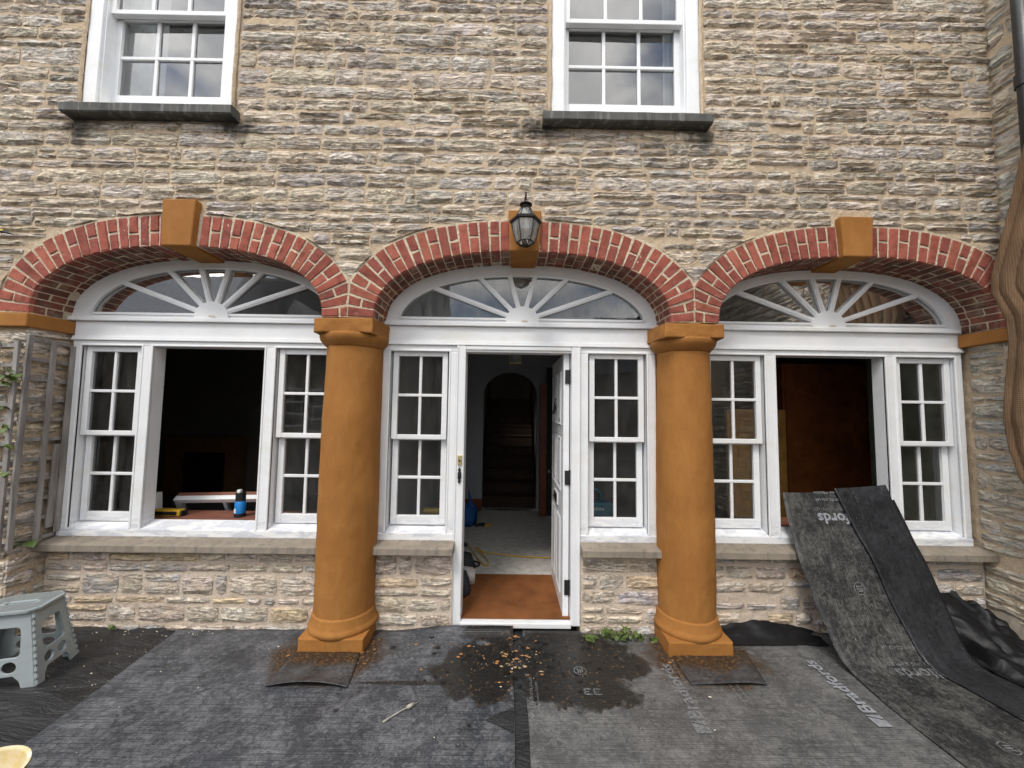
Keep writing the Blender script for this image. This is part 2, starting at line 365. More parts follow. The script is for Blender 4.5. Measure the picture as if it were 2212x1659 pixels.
def faded_print():
    m = NT('print_faded'); tr = m.n('ShaderNodeBsdfTransparent'); mxs = m.n('ShaderNodeMixShader'); m.col((.24, .25, .26)); m.rough(.7)
    m.l(m.ramp(m.noise(38, 6, .7), [(.34, .12), (.62, .75)]), mxs.inputs[0]); m.l(tr.outputs[0], mxs.inputs[1]); m.l(m.b.outputs[0], mxs.inputs[2]); m.l(mxs.outputs[0], m.out.inputs[0]); M['print_faded'] = m.m
faded_print()
def wood_grey():
    m = NT('weathered_wood'); s = m.noise(22, 6, .65, m.vec((1, 1, .12))); f = m.noise(3, 4)
    c = m.ramp(s, [(.3, (.13, .118, .108)), (.55, (.27, .252, .235)), (.75, (.40, .38, .36))]); c = m.mix(m.ramp(f, [(.45, 0), (.7, .35)]), c, (.16, .12, .09, 1))
    m.col(c); m.rough(.9); m.bump(s, .8, .005); M['weathered_wood'] = m.m
wood_grey()
simple('black_iron', (.012, .012, .012), .45, .3, 20, .3, 60, .5)
simple('lamp_metal', (.012, .012, .011), .42, .35, 20, .3, 60, .5, .4)
simple('brass', (.52, .42, .20), .4, .2, 20, 0, 60, .5, .6)
simple('bulb_white', (.75, .74, .70), .4, .05)
simple('cast_pipe', (.020, .021, .023), .38, .35, 14, .3, 50, .5)
def hessian():
    m = NT('hessian'); a = m.n('ShaderNodeTexWave'); a.bands_direction = 'Z'; a.inputs['Scale'].default_value = 24; a.inputs['Distortion'].default_value = .6; b = m.n('ShaderNodeTexWave'); b.bands_direction = 'Y'; b.inputs['Scale'].default_value = 24; b.inputs['Distortion'].default_value = .6
    for q in (a, b): m.l(m.geo.outputs['Position'], q.inputs['Vector'])
    h = m.mix(.5, a.outputs['Fac'], b.outputs['Fac']); f = m.noise(4, 5)
    c = m.ramp(f, [(.3, (.165, .104, .062)), (.7, (.25, .16, .096))]); c = m.mix(m.ramp(m.mix(.5, h, m.noise(130, 4, .7)), [(.35, .45), (.58, 0)]), c, (.085, .052, .030, 1))
    m.col(c); m.rough(.95); m.spec(.05); m.bump(h, .5, .005); M['hessian'] = m.m
hessian()
simple('grey_plastic', (.315, .355, .365), .48, .12, 9, .2, 80, .45)
simple('grey_grip', (.20, .215, .205), .75, .3, 120, .5, 160, .3)
simple('yellow_plastic', (.62, .42, .035), .45, .2, 9, .1, 40, .45)
def bucket_in():
    m = NT('bucket_plaster'); f = m.noise(9, 6, .65); m.col(m.ramp(f, [(.36, (.56, .44, .16)), (.5, (.62, .52, .32)), (.62, (.66, .60, .48))])); m.rough(.6); m.bump(f, .3, .006); M['bucket_plaster'] = m.m
bucket_in()
simple('orange_wood', (.55, .23, .09), .6, .2, 20)
def leafm():
    m = NT('leaf'); oi = m.n('ShaderNodeObjectInfo'); f = m.noise(30, 4)
    c = m.mix(oi.outputs['Random'], (.055, .092, .018), (.125, .175, .038)); c = m.mix(m.ramp(f, [(.4, 0), (.7, .5)]), c, (.035, .06, .014, 1))
    m.col(c); m.rough(.55); m.spec(.35); M['leaf'] = m.m
leafm()
simple('stem', (.10, .075, .045), .8)
simple('chip_pale', (.62, .56, .44), .85, .2, 40)
simple('wet_spot', (.014, .013, .012), .35, .2, 40)
simple('mud_tan', (.30, .21, .11), .9, .4, 60)
simple('stick_grey', (.33, .31, .27), .85, .4, 40)
simple('chip_ochre', (.32, .15, .05), .85, .25, 40)
simple('wall_grey', (.30, .305, .32), .85, .06)
simple('wall_dim', (.27, .25, .225), .9, .1)
simple('wall_green', (.30, .42, .32), .85, .08)
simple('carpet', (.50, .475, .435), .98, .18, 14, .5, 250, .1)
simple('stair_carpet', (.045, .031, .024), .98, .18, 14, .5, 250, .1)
simple('coir', (.20, .078, .029), .98, .35, 4, .9, 300, .1)
simple('red_wood', (.16, .032, .012), .45, .25, 9)
simple('wardrobe_wood', (.36, .105, .026), .55, .3, 6)
simple('pine_wood', (.72, .36, .09), .5, .2, 9)
simple('dark_oak', (.33, .16, .055), .6, .2, 9)
simple('board_red', (.21, .085, .055), .6, .25, 12)
simple('blue_cloth', (.012, .085, .26), .7, .3, 12)
simple('blue_plastic', (.012, .19, .52), .35, .15, 12)
simple('teal_plastic', (.0, .13, .20), .45, .15, 12)
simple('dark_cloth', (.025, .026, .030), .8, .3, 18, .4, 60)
simple('pale_cloth', (.48, .44, .41), .9, .2, 26, .6, 70)
simple('yellow_rubber', (.55, .33, .02), .5, .1)
simple('black_rubber', (.012, .012, .012), .5, .2)
simple('white_label', (.72, .72, .70), .5, .05)
simple('curtain_and_reflection', (.72, .73, .72), .9, .06)
simple('roof_slate', (.07, .075, .085), .7, .3, 5, .5, 20)
simple('far_stone', (.23, .20, .165), .9, .3, 2.5, .8, 14)

# ------------------------------------------------------------------ arch geometry
ARCH = [dict(c=-2.400, a=1.045), dict(c=.088, a=1.073), dict(c=2.548, a=1.044)]
SPR, RISE, NEXP, RING, WIN_Y = 2.30, .505, 2.32, .225, .26
VALLEY = (-1.172, 1.329)
def sup(a, b, n, t):
    c, s_ = math.cos(t), math.sin(t); return (a*math.copysign(abs(c)**(2/n), c), b*abs(s_)**(2/n))
def arc_poly(a, b=RISE, n=NEXP, N=400):
    pts = [sup(a, b, n, math.pi*(1-i/N)) for i in range(N+1)]
    L_ = [0]
    for p, q in zip(pts, pts[1:]): L_.append(L_[-1]+math.hypot(q[0]-p[0], q[1]-p[1]))
    return pts, L_
def arc_at(pl, s_):
    pts, L_ = pl; import bisect
    s_ = max(0, min(L_[-1], s_)); i = max(1, min(len(L_)-1, bisect.bisect_left(L_, s_)))
    k = (s_-L_[i-1])/max(1e-9, L_[i]-L_[i-1]); p, q = pts[i-1], pts[i]
    def tan(j):
        j0, j1 = max(0, j-6), min(len(pts)-1, j+6); return Vector((pts[j1][0]-pts[j0][0], pts[j1][1]-pts[j0][1])).normalized()
    t = tan(i); nrm = Vector((-t.y, t.x))
    if s_ < .002: nrm = Vector((-1, 0))
    if s_ > L_[-1]-.002: nrm = Vector((1, 0))
    return Vector((p[0]+(q[0]-p[0])*k, p[1]+(q[1]-p[1])*k)), nrm
for A in ARCH:
    A['pl'] = arc_poly(A['a']); A['len'] = A['pl'][1][-1]
    A['ext'] = [(A['c']+p.x+n.x*RING, SPR+p.y+n.y*RING) for p, n in (arc_at(A['pl'], A['len']*i/160) for i in range(161))]
def off_curve(A, d, N=72):
    return [(A['c']+p.x+n.x*d, SPR+p.y+n.y*d) for p, n in (arc_at(A['pl'], A['len']*i/N) for i in range(N+1))]
def zext(x):
    z = -1
    for A in ARCH:
        e = A['ext']
        if e[0][0] <= x <= e[-1][0]:
            for p, q in zip(e, e[1:]):
                if p[0] <= x <= q[0] and q[0] > p[0]:
                    z = max(z, p[1]+(q[1]-p[1])*(x-p[0])/(q[0]-p[0])); break
    return z

# ------------------------------------------------------------------ the house
house = thing('stone_house', (0, .2, 0), 'grey rubble stone house front with red brick arches, white joinery and ochre columns', 'house')
UPW = [(-3.203, -2.088), (.280, 1.400)]           # upper window frames
UPZ = 3.825
RIGHT = 3.612

# front wall: mortar body with openings
out = [(-7.2, -.05), (-3.432, -.05), (-3.432, SPR)]
for A in ARCH:
    out += [(min(x, 3.70), z) for x, z in off_curve(A, .09)]
out += [(3.70, 5.6), (-7.2, 5.6)]
holes = [[(a+.03, UPZ+.02), (b-.03, UPZ+.02), (b-.03, 5.55), (a+.03, 5.55)] for a, b in UPW]
mb = MB(); mb.plate([out]+holes, lambda u, v, d: (u, d, v), .014, .42)
front_wall = mk(mb, 'front_wall', M['mortar'], house)
# mortar fillets round the upper frames
for a, b in UPW:
    for x in (a-.008, b+.008):
        mb = MB(); mb.grid(lambda u, v, x=x: (x+(u-.5)*.028+.008*nz3(x*3, v*9, 1), -.004-.014*math.sin(u*math.pi)+.006*nz3(u*3, v*40, x), UPZ-.01+v*1.7), 5, 110)
        mk(mb, 'mortar_fillet', M['mortar'], house, fixn=False, smooth=True)

# stones ------------------------------------------------------------
PAL = [((0.587, 0.550, 0.512), 6), ((0.506, 0.494, 0.488), 5), ((0.625, 0.556, 0.456), 5), ((0.663, 0.569, 0.431), 3), ((0.375, 0.360, 0.348), 2), ((0.569, 0.506, 0.419), 5), ((0.250, 0.240, 0.235), 1)]
PAL_AP = [((0.602, 0.557, 0.499), 5), ((0.512, 0.512, 0.518), 4), ((0.666, 0.512, 0.314), 2), ((0.666, 0.589, 0.480), 4), ((0.320, 0.326, 0.346), 2), ((0.589, 0.493, 0.429), 2)]
PAL_SD = [((0.480, 0.480, 0.432), 4), ((0.540, 0.510, 0.438), 4), ((0.408, 0.422, 0.414), 3), ((0.576, 0.516, 0.414), 3)]
PAL_PIER = [((0.600, 0.552, 0.486), 4), ((0.636, 0.540, 0.396), 3), ((0.540, 0.522, 0.504), 3)]
def pick(pal):
    t = sum(w_ for _, w_ in pal); r = random.random()*t
    for c, w_ in pal:
        r -= w_
        if r <= 0: break
    k = rng(.92, 1.12)*1.12; q = (.60, .535, .455) if pal is PAL else (.52, .49, .43) if pal is PAL_SD else (.60, .54, .47); g_ = .5 if pal is not PAL_AP else .3
    c = [a+(b-a)*g_ for a, b in zip(c, q)]
    return (c[0]*k, c[1]*k*rng(.97, 1.02), c[2]*k*rng(.95, 1.04), 1)
def stone_geo(u0, u1, w0, w1, mp, proud, rough, clip=None, pal=PAL):
    nx = max(5, min(13, int((u1-u0)/.03))); nw = 4; sd_ = rng(0, 500); tint = pick(pal)
    du, dw = u1-u0, w1-w0
    # irregular outline
    tl, tr, bl, br = [rng(0, .16) for _ in range(4)]
    lay = [rng(-.4, 1) for _ in range(nw+1)]; sl = rng(-.25, .25)
    P = []
    for j in range(nw+1):
        for i in range(nx+1):
            a, b = i/nx, j/nw
            top = w1-dw*(tl*(1-a)**3+tr*a**3)*1.0+dw*.10*nz3(a*3+sd_, 5.1, sd_)
            bot = w0+dw*(bl*(1-a)**3+br*a**3)+dw*.10*nz3(a*3+sd_, 1.7, sd_)
            ww = bot+(top-bot)*(b+(.12*nz3(a*4, b*3, sd_) if 0 < j < nw else 0))
            uu = u0+du*a+(.05*dw*nz3(b*4+sd_, 2, a)+.25*dw*((.5-a)*2)*abs(b-.5)**2*.9)
            if clip: ww = max(ww, clip(uu)) if j < nw else max(ww, clip(uu)+.004)
            e = min(i, nx-i, 1)*min(j, nw-j, 1)
            d = proud*(.35+.65*e)+rough*(lay[j]*.45+nz3(uu*13+sd_, b*3, sd_*.3)*.9+.55*nz3(uu*34, b*6+sd_, 2))*(.45+.55*e)+rough*sl*(b-.5)
            P.append((uu, ww, max(.001, d)))
    ins = lambda i, j: j*(nx+1)+i
    vs = [mp(*p) for p in P]; fs = [(ins(i, j), ins(i+1, j), ins(i+1, j+1), ins(i, j+1)) for j in range(nw) for i in range(nx)]
    ring = [ins(i, 0) for i in range(nx+1)]+[ins(nx, j) for j in range(1, nw+1)]+[ins(i, nw) for i in range(nx-1, -1, -1)]+[ins(0, j) for j in range(nw-1, 0, -1)]
    b = len(vs)
    for k in ring: vs.append(mp(P[k][0], P[k][1], -.02))
    m = len(ring)
    for k in range(m): fs.append((ring[k], b+k, b+(k+1) % m, ring[(k+1) % m]))
    hts = [P[ins(i, nw)][1]-P[ins(i, 0)][1] for i in range(nx+1)]
    if sum(hts)/len(hts) < .028: return None
    return vs, fs, tint
def in_frame_area(vs):
    q = [proj(v) for v in vs]
    if any(p is None for p in q): return 0
    xs = [min(2212, max(0, p[0])) for p in q]; ys = [min(1659, max(0, p[1])) for p in q]
    return (max(xs)-min(xs))*(max(ys)-min(ys))
STONES = {}
def courses(key, u0, u1, z0, z1, hr, lr, gap, mp, proud, rough, free=None, clip=None, pal=PAL, wav=.012):
    lst = STONES.setdefault(key, []); z = z0; ph = rng(0, 9)
    while z < z1-.03:
        r_ = random.random(); a_, b_ = hr; h = min(rng(a_*.62, a_*.95) if r_ < .16 else rng(b_*1.0, b_*1.2) if r_ > .84 else rng(a_, b_), z1-z)
        segs = free(z, z+h) if free else [(u0, u1)]
        for a, b in segs:
            u = a
            while u < b-.035:
                l = rng(*lr)*(1 if random.random() < .82 else .5); e = min(b, u+l)
                if b-e < .07: e = b
                dz = wav*nz3(u*.9, z*1.7, ph)
                sub = [(z+dz, z+h+dz)]
                if h > .085 and random.random() < .22:
                    k = rng(.4, .6); sub = [(z+dz, z+dz+h*k), (z+dz+h*k, z+h+dz)]
                for s0, s1 in sub:
                    g_ = stone_geo(u+gap/2, e-gap/2, s0+gap/2*rng(.6, 1.3), s1-gap/2*rng(.6, 1.3), mp, proud*rng(.8, 1.6), rough, clip, pal)
                    if g_: lst.append(g_)
                u = e
        z += h
def free_front(za, zb):
    cuts = []
    for a, b in UPW:
        if zb > UPZ-.07 and za < 5.6:
            cuts.append((a-.028, b+.028) if za > UPZ-.005 else (a-.075, b+.075))
    for (cx, zt) in ((-2.377, 3.14), (.092, 3.10), (2.497, 3.095)):
        if za < zt+.005: cuts.append((cx-.14, cx+.14))
    segs = [(-7.0, RIGHT-.004)]
    for a, b in cuts:
        ns = []
        for s0, s1 in segs:
            if b <= s0 or a >= s1: ns.append((s0, s1)); continue
            if a > s0: ns.append((s0, a))
            if b < s1: ns.append((b, s1))
        segs = ns
    return segs
def clip_front(x):
    z = zext(x); return z+.018 if z > 0 else -9
courses('front', -7.0, RIGHT, 2.30, 5.55, (.066, .118), (.17, .50), .012, lambda u, w_, d: (u, .010-d, w_), .0115, .0125, free_front, clip_front)
courses('front', -7.0, -3.44, -.02, 2.185, (.09, .15), (.2, .4), .018, lambda u, w_, d: (u, .010-d, w_), .012, .012, lambda a, b: [(-7.0, -3.436)], None, PAL_PIER)
courses('reveal', 0, 1, -.02, 2.185, (.08, .14), (.15, .3), .016, lambda u, w_, d: (-3.436+d, u, w_), .010, .012, lambda a, b: [(.0, .27)], None, PAL_PIER)

# uneven mortar bed between the stones (it laps over their edges here and there)
def bed(name, mat, parent, u0, u1, w0, w1, cell, mp, amp, keep=None, base=.003):
    nu, nw = int((u1-u0)/cell), int((w1-w0)/cell); q = MB(); vs = []
    for j in range(nw+1):
        for i in range(nu+1):
            u, w_ = u0+(u1-u0)*i/nu, w0+(w1-w0)*j/nw
            d = base+amp*(.9*nz3(u*9, w_*14, 3)+.9*nz3(u*26, w_*38, 7)+.8*nz3(u*70, w_*90, 1))
            vs.append(mp(u, w_, d))
    fs = []
    for j in range(nw):
        for i in range(nu):
            if keep is None or keep(u0+(u1-u0)*(i+.5)/nu, w0+(w1-w0)*(j+.5)/nw):
                a = j*(nu+1)+i; fs.append((a, a+1, a+nu+2, a+nu+1))
    q.add(vs, fs); return mk(q, name, mat, parent, fixn=False, smooth=True)
def keep_front(x, z):
    for a, b in UPW:
        if a-.004 < x < b+.004 and z > UPZ-.01: return False
    e = zext(x)
    return not (e > 0 and z < e+.004+.010*nz3(x*22, z*22, 5)) and not (z < 2.29 and x > -3.44)
bed('mortar_bed', M['mortar'], front_wall, -4.4, RIGHT-.002, 2.20, 5.3, .0155, lambda u, w_, d: (u, .010-d, w_), .0055, keep_front, .0018)
# aprons under the windows
APR = [(-3.43, -1.30), (-1.03, -.405), (.55, 1.18), (1.45, 3.60)]
aprons = []
for i, (a, b) in enumerate(APR):
    mb = MB(); mb.box(a, b, .245, .42, -.05, .60)
    aprons.append(mk(mb, 'apron_wall', M['apron_mortar'], house))
    bed('mortar_bed', M['apron_mortar'], aprons[-1], a+.002, b-.002, -.045, .588, .012, lambda u, w_, d: (u, .232-d, w_), .0032, None, .0008)
    courses('apron%d' % i, a, b, -.03, .585, (.100, .138), (.17, .40), .024, lambda u, w_, d: (u, .232-d, w_), .011, .0065, lambda p, q, a=a, b=b: [(a+.004, b-.004)], None, PAL_AP, .004)

# neighbouring wing on the right, running towards the viewer
wing = thing('side_wing', (RIGHT+.2, -2.5, 0), 'stone wing wall at right angles to the house front on the right edge', 'wall')
mb = MB(); mb.box(RIGHT+.008, RIGHT+.5, -6.5, .5, -.05, 5.6)
wing_wall = mk(mb, 'wing_wall', M['mortar'], wing)
bed('mortar_bed', M['mortar'], wing_wall, -1.2, .30, -.03, 5.4, .02, lambda u, w_, d: (RIGHT-d, u, w_), .0058)
courses('wing', -3.2, .26, -.02, 5.5, (.06, .13), (.2, .5), .012, lambda u, w_, d: (RIGHT-d, u, w_), .014, .014, lambda a, b: [(-3.2, .012 if a > 2.28 else .25)], None, PAL_SD)

def emit(keys, limit, parents, stuff_parent, mat):
    allst = sorted(((in_frame_area(g[0]), k, i) for k in keys for i, g in enumerate(STONES[k])), reverse=True)
    rest = MB()
    for n, (ar, k, i) in enumerate(allst):
        vs, fs, ti = STONES[k][i]
        if n < limit and ar > 60:
            q = MB(); q.add(vs, fs, ti); mk(q, 'stone', mat[k], parents[k], tint=True)
        else: rest.add(vs, fs, ti)
    o = mk(rest, 'small_stones', mat[keys[0]], stuff_parent, tint=True); o['kind'] = 'stuff'
pm = {'front': front_wall, 'reveal': front_wall}; mm = {'front': M['stone'], 'reveal': M['stone_plain']}
for i in range(4): pm['apron%d' % i] = aprons[i]; mm['apron%d' % i] = M['stone_block']
apk = ['apron%d' % i for i in range(4)]
# the aprons' and the reveal's stones are all parts; the front wall takes the rest of the allowance
napr = sum(len(STONES[k]) for k in apk+['reveal'])
for k in apk+['reveal']:
    for vs, fs, ti in STONES[k]:
        q = MB(); q.add(vs, fs, ti); mk(q, 'stone', mm[k], pm[k], tint=True)
emit(['front'], max(200, 330-napr), pm, front_wall, mm)
emit(['wing'], 120, {'wing': wing_wall}, wing_wall, {'wing': M['stone_plain']})
# rough base stone at the foot of the wing
mb = MB(); mb.grid(lambda u, v: (RIGHT+.02-.085*math.sin(min(1, v*1.25)*math.pi*.5)-.015*nz3(u*6, v*3, 4), -.42+.64*u, .29-.30*v+.02*nz3(u*5, 2, v)), 18, 7)
mk(mb, 'base_stone', M['stone_sill'], wing, fixn=False, smooth=True)

# brick arches -------------------------------------------------------
BR = [(.265, .078, .055), (.295, .088, .062), (.240, .072, .054), (.31, .100, .068), (.25, .074, .058)]
def brick(vs8, name_parent, dark=1.0):
    # vs8: 4 front corners then 4 back corners; chamfered front and soffit edges
    c = random.choice(BR); k = rng(.92, 1.22)*dark
    f = [Vector(v) for v in vs8]; ctr = sum(f, Vector())/8
    vs = []
    fr = f[:4]; cf = sum(fr, Vector())/4
    j = [Vector((rng(-.0015, .0015), rng(-.003, .003), rng(-.0015, .0015))) for _ in range(4)]
    inner = [cf+(p-cf)*.90+jj for p, jj in zip(fr, j)]
    outer = [p+Vector((0, .005, 0))+jj*.6 for p, jj in zip(fr, j)]
    vs = inner+outer+f[4:]
    fs = [(0, 1, 2, 3)]+[(i, 4+i, 4+(i+1) % 4, (i+1) % 4) for i in range(4)]+[(4+i, 8+i, 8+(i+1) % 4, 4+(i+1) % 4) for i in range(4)]+[(11, 10, 9, 8)]
    q = MB(); q.add(vs, fs, (c[0]*k, c[1]*k, c[2]*k, 1)); mk(q, 'brick', M['brick'], name_parent, tint=True)
def clampx(x, A, g=.005):
    i = ARCH.index(A)
    if i == 0: return min(x, VALLEY[0]-g)
    if i == 1: return max(min(x, VALLEY[1]-g), VALLEY[0]+g)
    return min(max(x, VALLEY[1]+g), RIGHT-.004)
KEYX = (-2.377, .092, 2.497); KEYTOP = (3.130, 3.090, 3.085)
for ai, A in enumerate(ARCH):
    intr = off_curve(A, .006, 72); ext = off_curve(A, RING+.002, 72)
    loop = [(clampx(x, A), z) for x, z in intr]+[(clampx(x, A), z) for x, z in reversed(ext)]
    cl = []
    for p in loop:
        if not cl or math.hypot(p[0]-cl[-1][0], p[1]-cl[-1][1]) > 1e-4: cl.append(p)
    mb = MB(); mb.plate([cl], lambda u, v, d: (u, d, v), .006, WIN_Y+.035)
    def ringf(u, v):
        p, nr = arc_at(A['pl'], A['len']*u); r = .002+(RING+.022+.012*nz3(u*60, ai, 3))*v; x, z = A['c']+p.x+nr.x*r, SPR+p.y+nr.y*r
        return (clampx(x, A, .0002), .0022+.0026*nz3(x*40, 1, z*40)+.0026*nz3(x*90, 2, z*90)+.0018*nz3(x*7, 5, z*7)+(.014 if v > .96 else 0), z)
    mb.grid(ringf, 330, 24)
    mb.grid(lambda u, v: (lambda p, nr: (clampx(A['c']+p.x+nr.x*.0012, A), .004+(WIN_Y+.025)*v, SPR+p.y+nr.y*.0012+.001*nz3(p.x*60, v*9, 1)))(*arc_at(A['pl'], A['len']*u)), 160, 8)
    arch = mk(mb, 'brick_arch', M['arch_mortar'], house, fixn=False)
    kc = KEYX[ai]-A['c']
    # arc position of the keystone edges
    pts, L_ = A['pl']
    sk = [next(l for p, l in zip(pts, L_) if p[0] >= kc+s_*.105) for s_ in (-1, 1)]
    for side, (sa, sb) in enumerate(((0, sk[0]), (sk[1], A['len']))):
        # equal steps along the middle of the ring, so the bricks taper at the haunches
        SS = [sa+(sb-sa)*k/240 for k in range(241)]; MP = []
        for q_ in SS:
            p, nr = arc_at(A['pl'], q_); MP.append(p+nr*(RING*.62))
        CL = [0]
        for p, r_ in zip(MP, MP[1:]): CL.append(CL[-1]+(r_-p).length)
        n = round(CL[-1]/.0755)
        def s_at(t_):
            for k in range(240):
                if CL[k+1] >= t_-1e-9: return SS[k]+(SS[k+1]-SS[k])*(t_-CL[k])/max(1e-9, CL[k+1]-CL[k])
            return SS[-1]
        BD = [s_at(CL[-1]*k/n) for k in range(n+1)]
        for i in range(n):
            full = (i % 2 == 0) if side == 1 else ((n-1-i) % 2 == 0)
            s0, s1 = BD[i], BD[i+1]; jt = rng(.0068, .0088); wob = rng(-.0015, .0015)
            def pt(s_, r, y):
                p, nr = arc_at(A['pl'], s_); t_ = Vector((nr.y, -nr.x))*((-jt if s_ == s1 else jt)*(.55+.6*r/RING)+wob); return (clampx(A['c']+p.x+nr.x*r+t_.x, A), y, SPR+p.y+nr.y*r+t_.y)
            def wedge(r0, r1, y0, y1, dark=1):
                # keep the joint parallel-sided
                e0 = .0018*(r0/RING)*2; vs = []
                for y in (y0, y1):
                    vs += [pt(s0, r0, y), pt(s1, r0, y), pt(s1, r1, y), pt(s0, r1, y)]
                w_ = max(v[0] for v in vs)-min(v[0] for v in vs); h_ = max(v[2] for v in vs)-min(v[2] for v in vs)
                if w_ < .012 or h_ < .012: return
                brick(vs, arch, dark)
            yf = rng(-.006, -.001)
            if full:
                wedge(0, RING, yf, .100); wedge(rng(-.004, .002), .10, .112, .212); wedge(rng(-.004, .002), .10, .222, WIN_Y+.03)
            else:
                m_ = RING*rng(.43, .57); wedge(0, m_-.007, yf, .205); wedge(m_+.007, RING, rng(-.006, -.001), .1); wedge(rng(-.004, .002), .10, .216, WIN_Y+.03)
    # painted keystone running back across the soffit
    kx, kt = KEYX[ai], KEYTOP[ai]; zb = SPR+RISE-.018
    lx = -.012 if ai == 0 else 0
    mb = MB(); W0, W1 = .104, .120
    mb.add([(kx-W0+lx, -.048, zb), (kx+W0+lx, -.048, zb), (kx+W1+lx, -.048, kt), (kx-W1+lx, -.048, kt), (kx-W0+.01, WIN_Y+.03, zb-.006), (kx+W0-.005, WIN_Y+.03, zb-.006), (kx+W1, WIN_Y+.03, kt), (kx-W1, WIN_Y+.03, kt)],
           [(0, 1, 2, 3), (7, 6, 5, 4), (0, 4, 5, 1), (1, 5, 6, 2), (2, 6, 7, 3), (3, 7, 4, 0)])
    mk(mb, 'keystone', M['ochre_paint'], house, bevel=.009)

# columns ------------------------------------------------------------
def column(cx, r, seed):
    cy = .183
    j = lambda c, s_, z: .006*nz3(c*1.5+seed, s_*1.5, z*2.2)+.0032*nz3(c*5, s_*5+seed, z*8)+.0012*nz3(c*14, s_*14+seed, z*22)
    prof = [(r, .13) if k == 0 else (r+.006*math.sin(math.pi*min(1, k/60))-.012*(k/68)**2-.0, .165+k*(1.945/68)) for k in range(69)]
    mb = MB(); mb.lathe(prof, cx, cy, 64, j)
    shaft = mk(mb, 'column', M['ochre_paint'], house, smooth=True)
    def rbox(name, x0, x1, y0, y1, z0, z1, amp, xb0=0, xb1=0):
        q = MB(); N = 16
        def f(fn): q.grid(fn, N, 8)
        def J(x, y, z): return Vector((x+amp*nz3(x*5+seed, y*5, z*7)+amp*.5*nz3(x*19, y*19+seed, z*19), y+amp*nz3(x*6, y*6+seed, z*7+3)+amp*.5*nz3(x*17+seed, y*17, z*21), z+amp*nz3(x*7+9, y*5+seed, z*5)))
        X = lambda u, v: x0+xb0*v+(x1+xb1*v-x0-xb0*v)*u      # widens towards the back
        f(lambda u, v: J(X(u, 0), y0, z0+(z1-z0)*v)); f(lambda u, v: J(X(u, 1), y1, z0+(z1-z0)*v))
        f(lambda u, v: J(X(u, v), y0+(y1-y0)*v, z1)); f(lambda u, v: J(X(u, v), y0+(y1-y0)*v, z0))
        f(lambda u, v: J(X(0, u), y0+(y1-y0)*u, z0+(z1-z0)*v)); f(lambda u, v: J(X(1, u), y0+(y1-y0)*u, z0+(z1-z0)*v))
        import bmesh
        o = mk(q, name, M['ochre_paint'], shaft)
        bm = bmesh.new(); bm.from_mesh(o.data); bmesh.ops.remove_doubles(bm, verts=bm.verts, dist=.0005); bmesh.ops.recalc_face_normals(bm, faces=bm.faces); bm.to_mesh(o.data); bm.free()
        m = o.modifiers.new('b', 'BEVEL'); m.width = .008; m.segments = 2; m.limit_method = 'ANGLE'; m.angle_limit = math.radians(50)
        return o
    rbox('plinth', cx-.219, cx+.219, -.036, .40, -.04, .102, .004)
    mb = MB(); mb.lathe([(r+.024+.012*math.sin(math.pi*k/6), .092+.055*k/6) if k <= 6 else (r+.0095+.0145*(1-(k-6)/7)**1.6-(.03 if k == 13 else 0), .147+.075*(k-6)/7) for k in range(14)], cx, cy, 48, lambda c, s_, z: .0035*nz3(c*1.8+seed, s_*1.8, z*5)+.004*nz3(c*1.5+seed, s_*1.5, z*2.2))
    mk(mb, 'base_moulding', M['ochre_paint'], shaft, smooth=True)
    mb = MB(); mb.lathe([(r-.010+.048*math.sin(math.pi*.62*k/8), 2.095+.095*k/8) for k in range(9)], cx, cy, 48, lambda c, s_, z: .007*nz3(c*1.7+seed+4, s_*1.7, z*6))
    mk(mb, 'capital', M['ochre_paint'], shaft, smooth=True)
    rbox('abacus', cx-.218, cx+.205, -.032, .262, 2.184, 2.286, .0105, -.03, .03)
    mb = MB(); mb.box(cx-.150, cx+.192, .246, .44, 0, 2.2)
    mk(mb, 'pilaster', M['ochre_paint'], house, bevel=.004)
column(-1.180, .205, 3.3); column(1.318, .196, 17.1)
# imposts
mb = MB(); mb.plate([[(-7.1, -.03), (-3.412, -.03), (-3.395, .262), (-3.45, .262), (-3.45, .1), (-7.1, .1)]], lambda u, v, d: (u, v, d), 2.193, 2.292)
mk(mb, 'impost', M['ochre_paint'], house, bevel=.008)
mb = MB(); mb.add([(3.535, -.06, 2.195), (3.63, -.06, 2.195), (3.63, .262, 2.188), (3.540, .262, 2.188), (3.535, -.06, 2.290), (3.63, -.06, 2.290), (3.63, .262, 2.287), (3.540, .262, 2.287)],
       [(0, 3, 2, 1), (4, 5, 6, 7), (0, 1, 5, 4), (1, 2, 6, 5), (2, 3, 7, 6), (3, 0, 4, 7)])
mk(mb, 'impost', M['ochre_paint'], house, bevel=.007)

# stone sills --------------------------------------------------------
for a, b in ((-3.425, -1.30), (-.985, -.398), (.548, 1.14), (1.46, 3.60)):
    mb = MB(); n = max(6, int((b-a)/.06))
    rows = [(.262, .662), (.155, .642), (.140, .632), (.137, .590), (.145, .584), (.25, .584)]
    mb.grid(lambda u, v: (a+(b-a)*u, rows[round(v*5)][0]+.0025*nz3(u*(b-a)*9, v*5, a), rows[round(v*5)][1]+.002*nz3(u*(b-a)*8, v*3, a+5)), n, 5)
    for x in (a, b): mb.add([(x, y, z) for y, z in rows], [(0, 1, 2, 3, 4, 5)])
    mk(mb, 'stone_sill', M['stone_sill'], house, fixn=False)

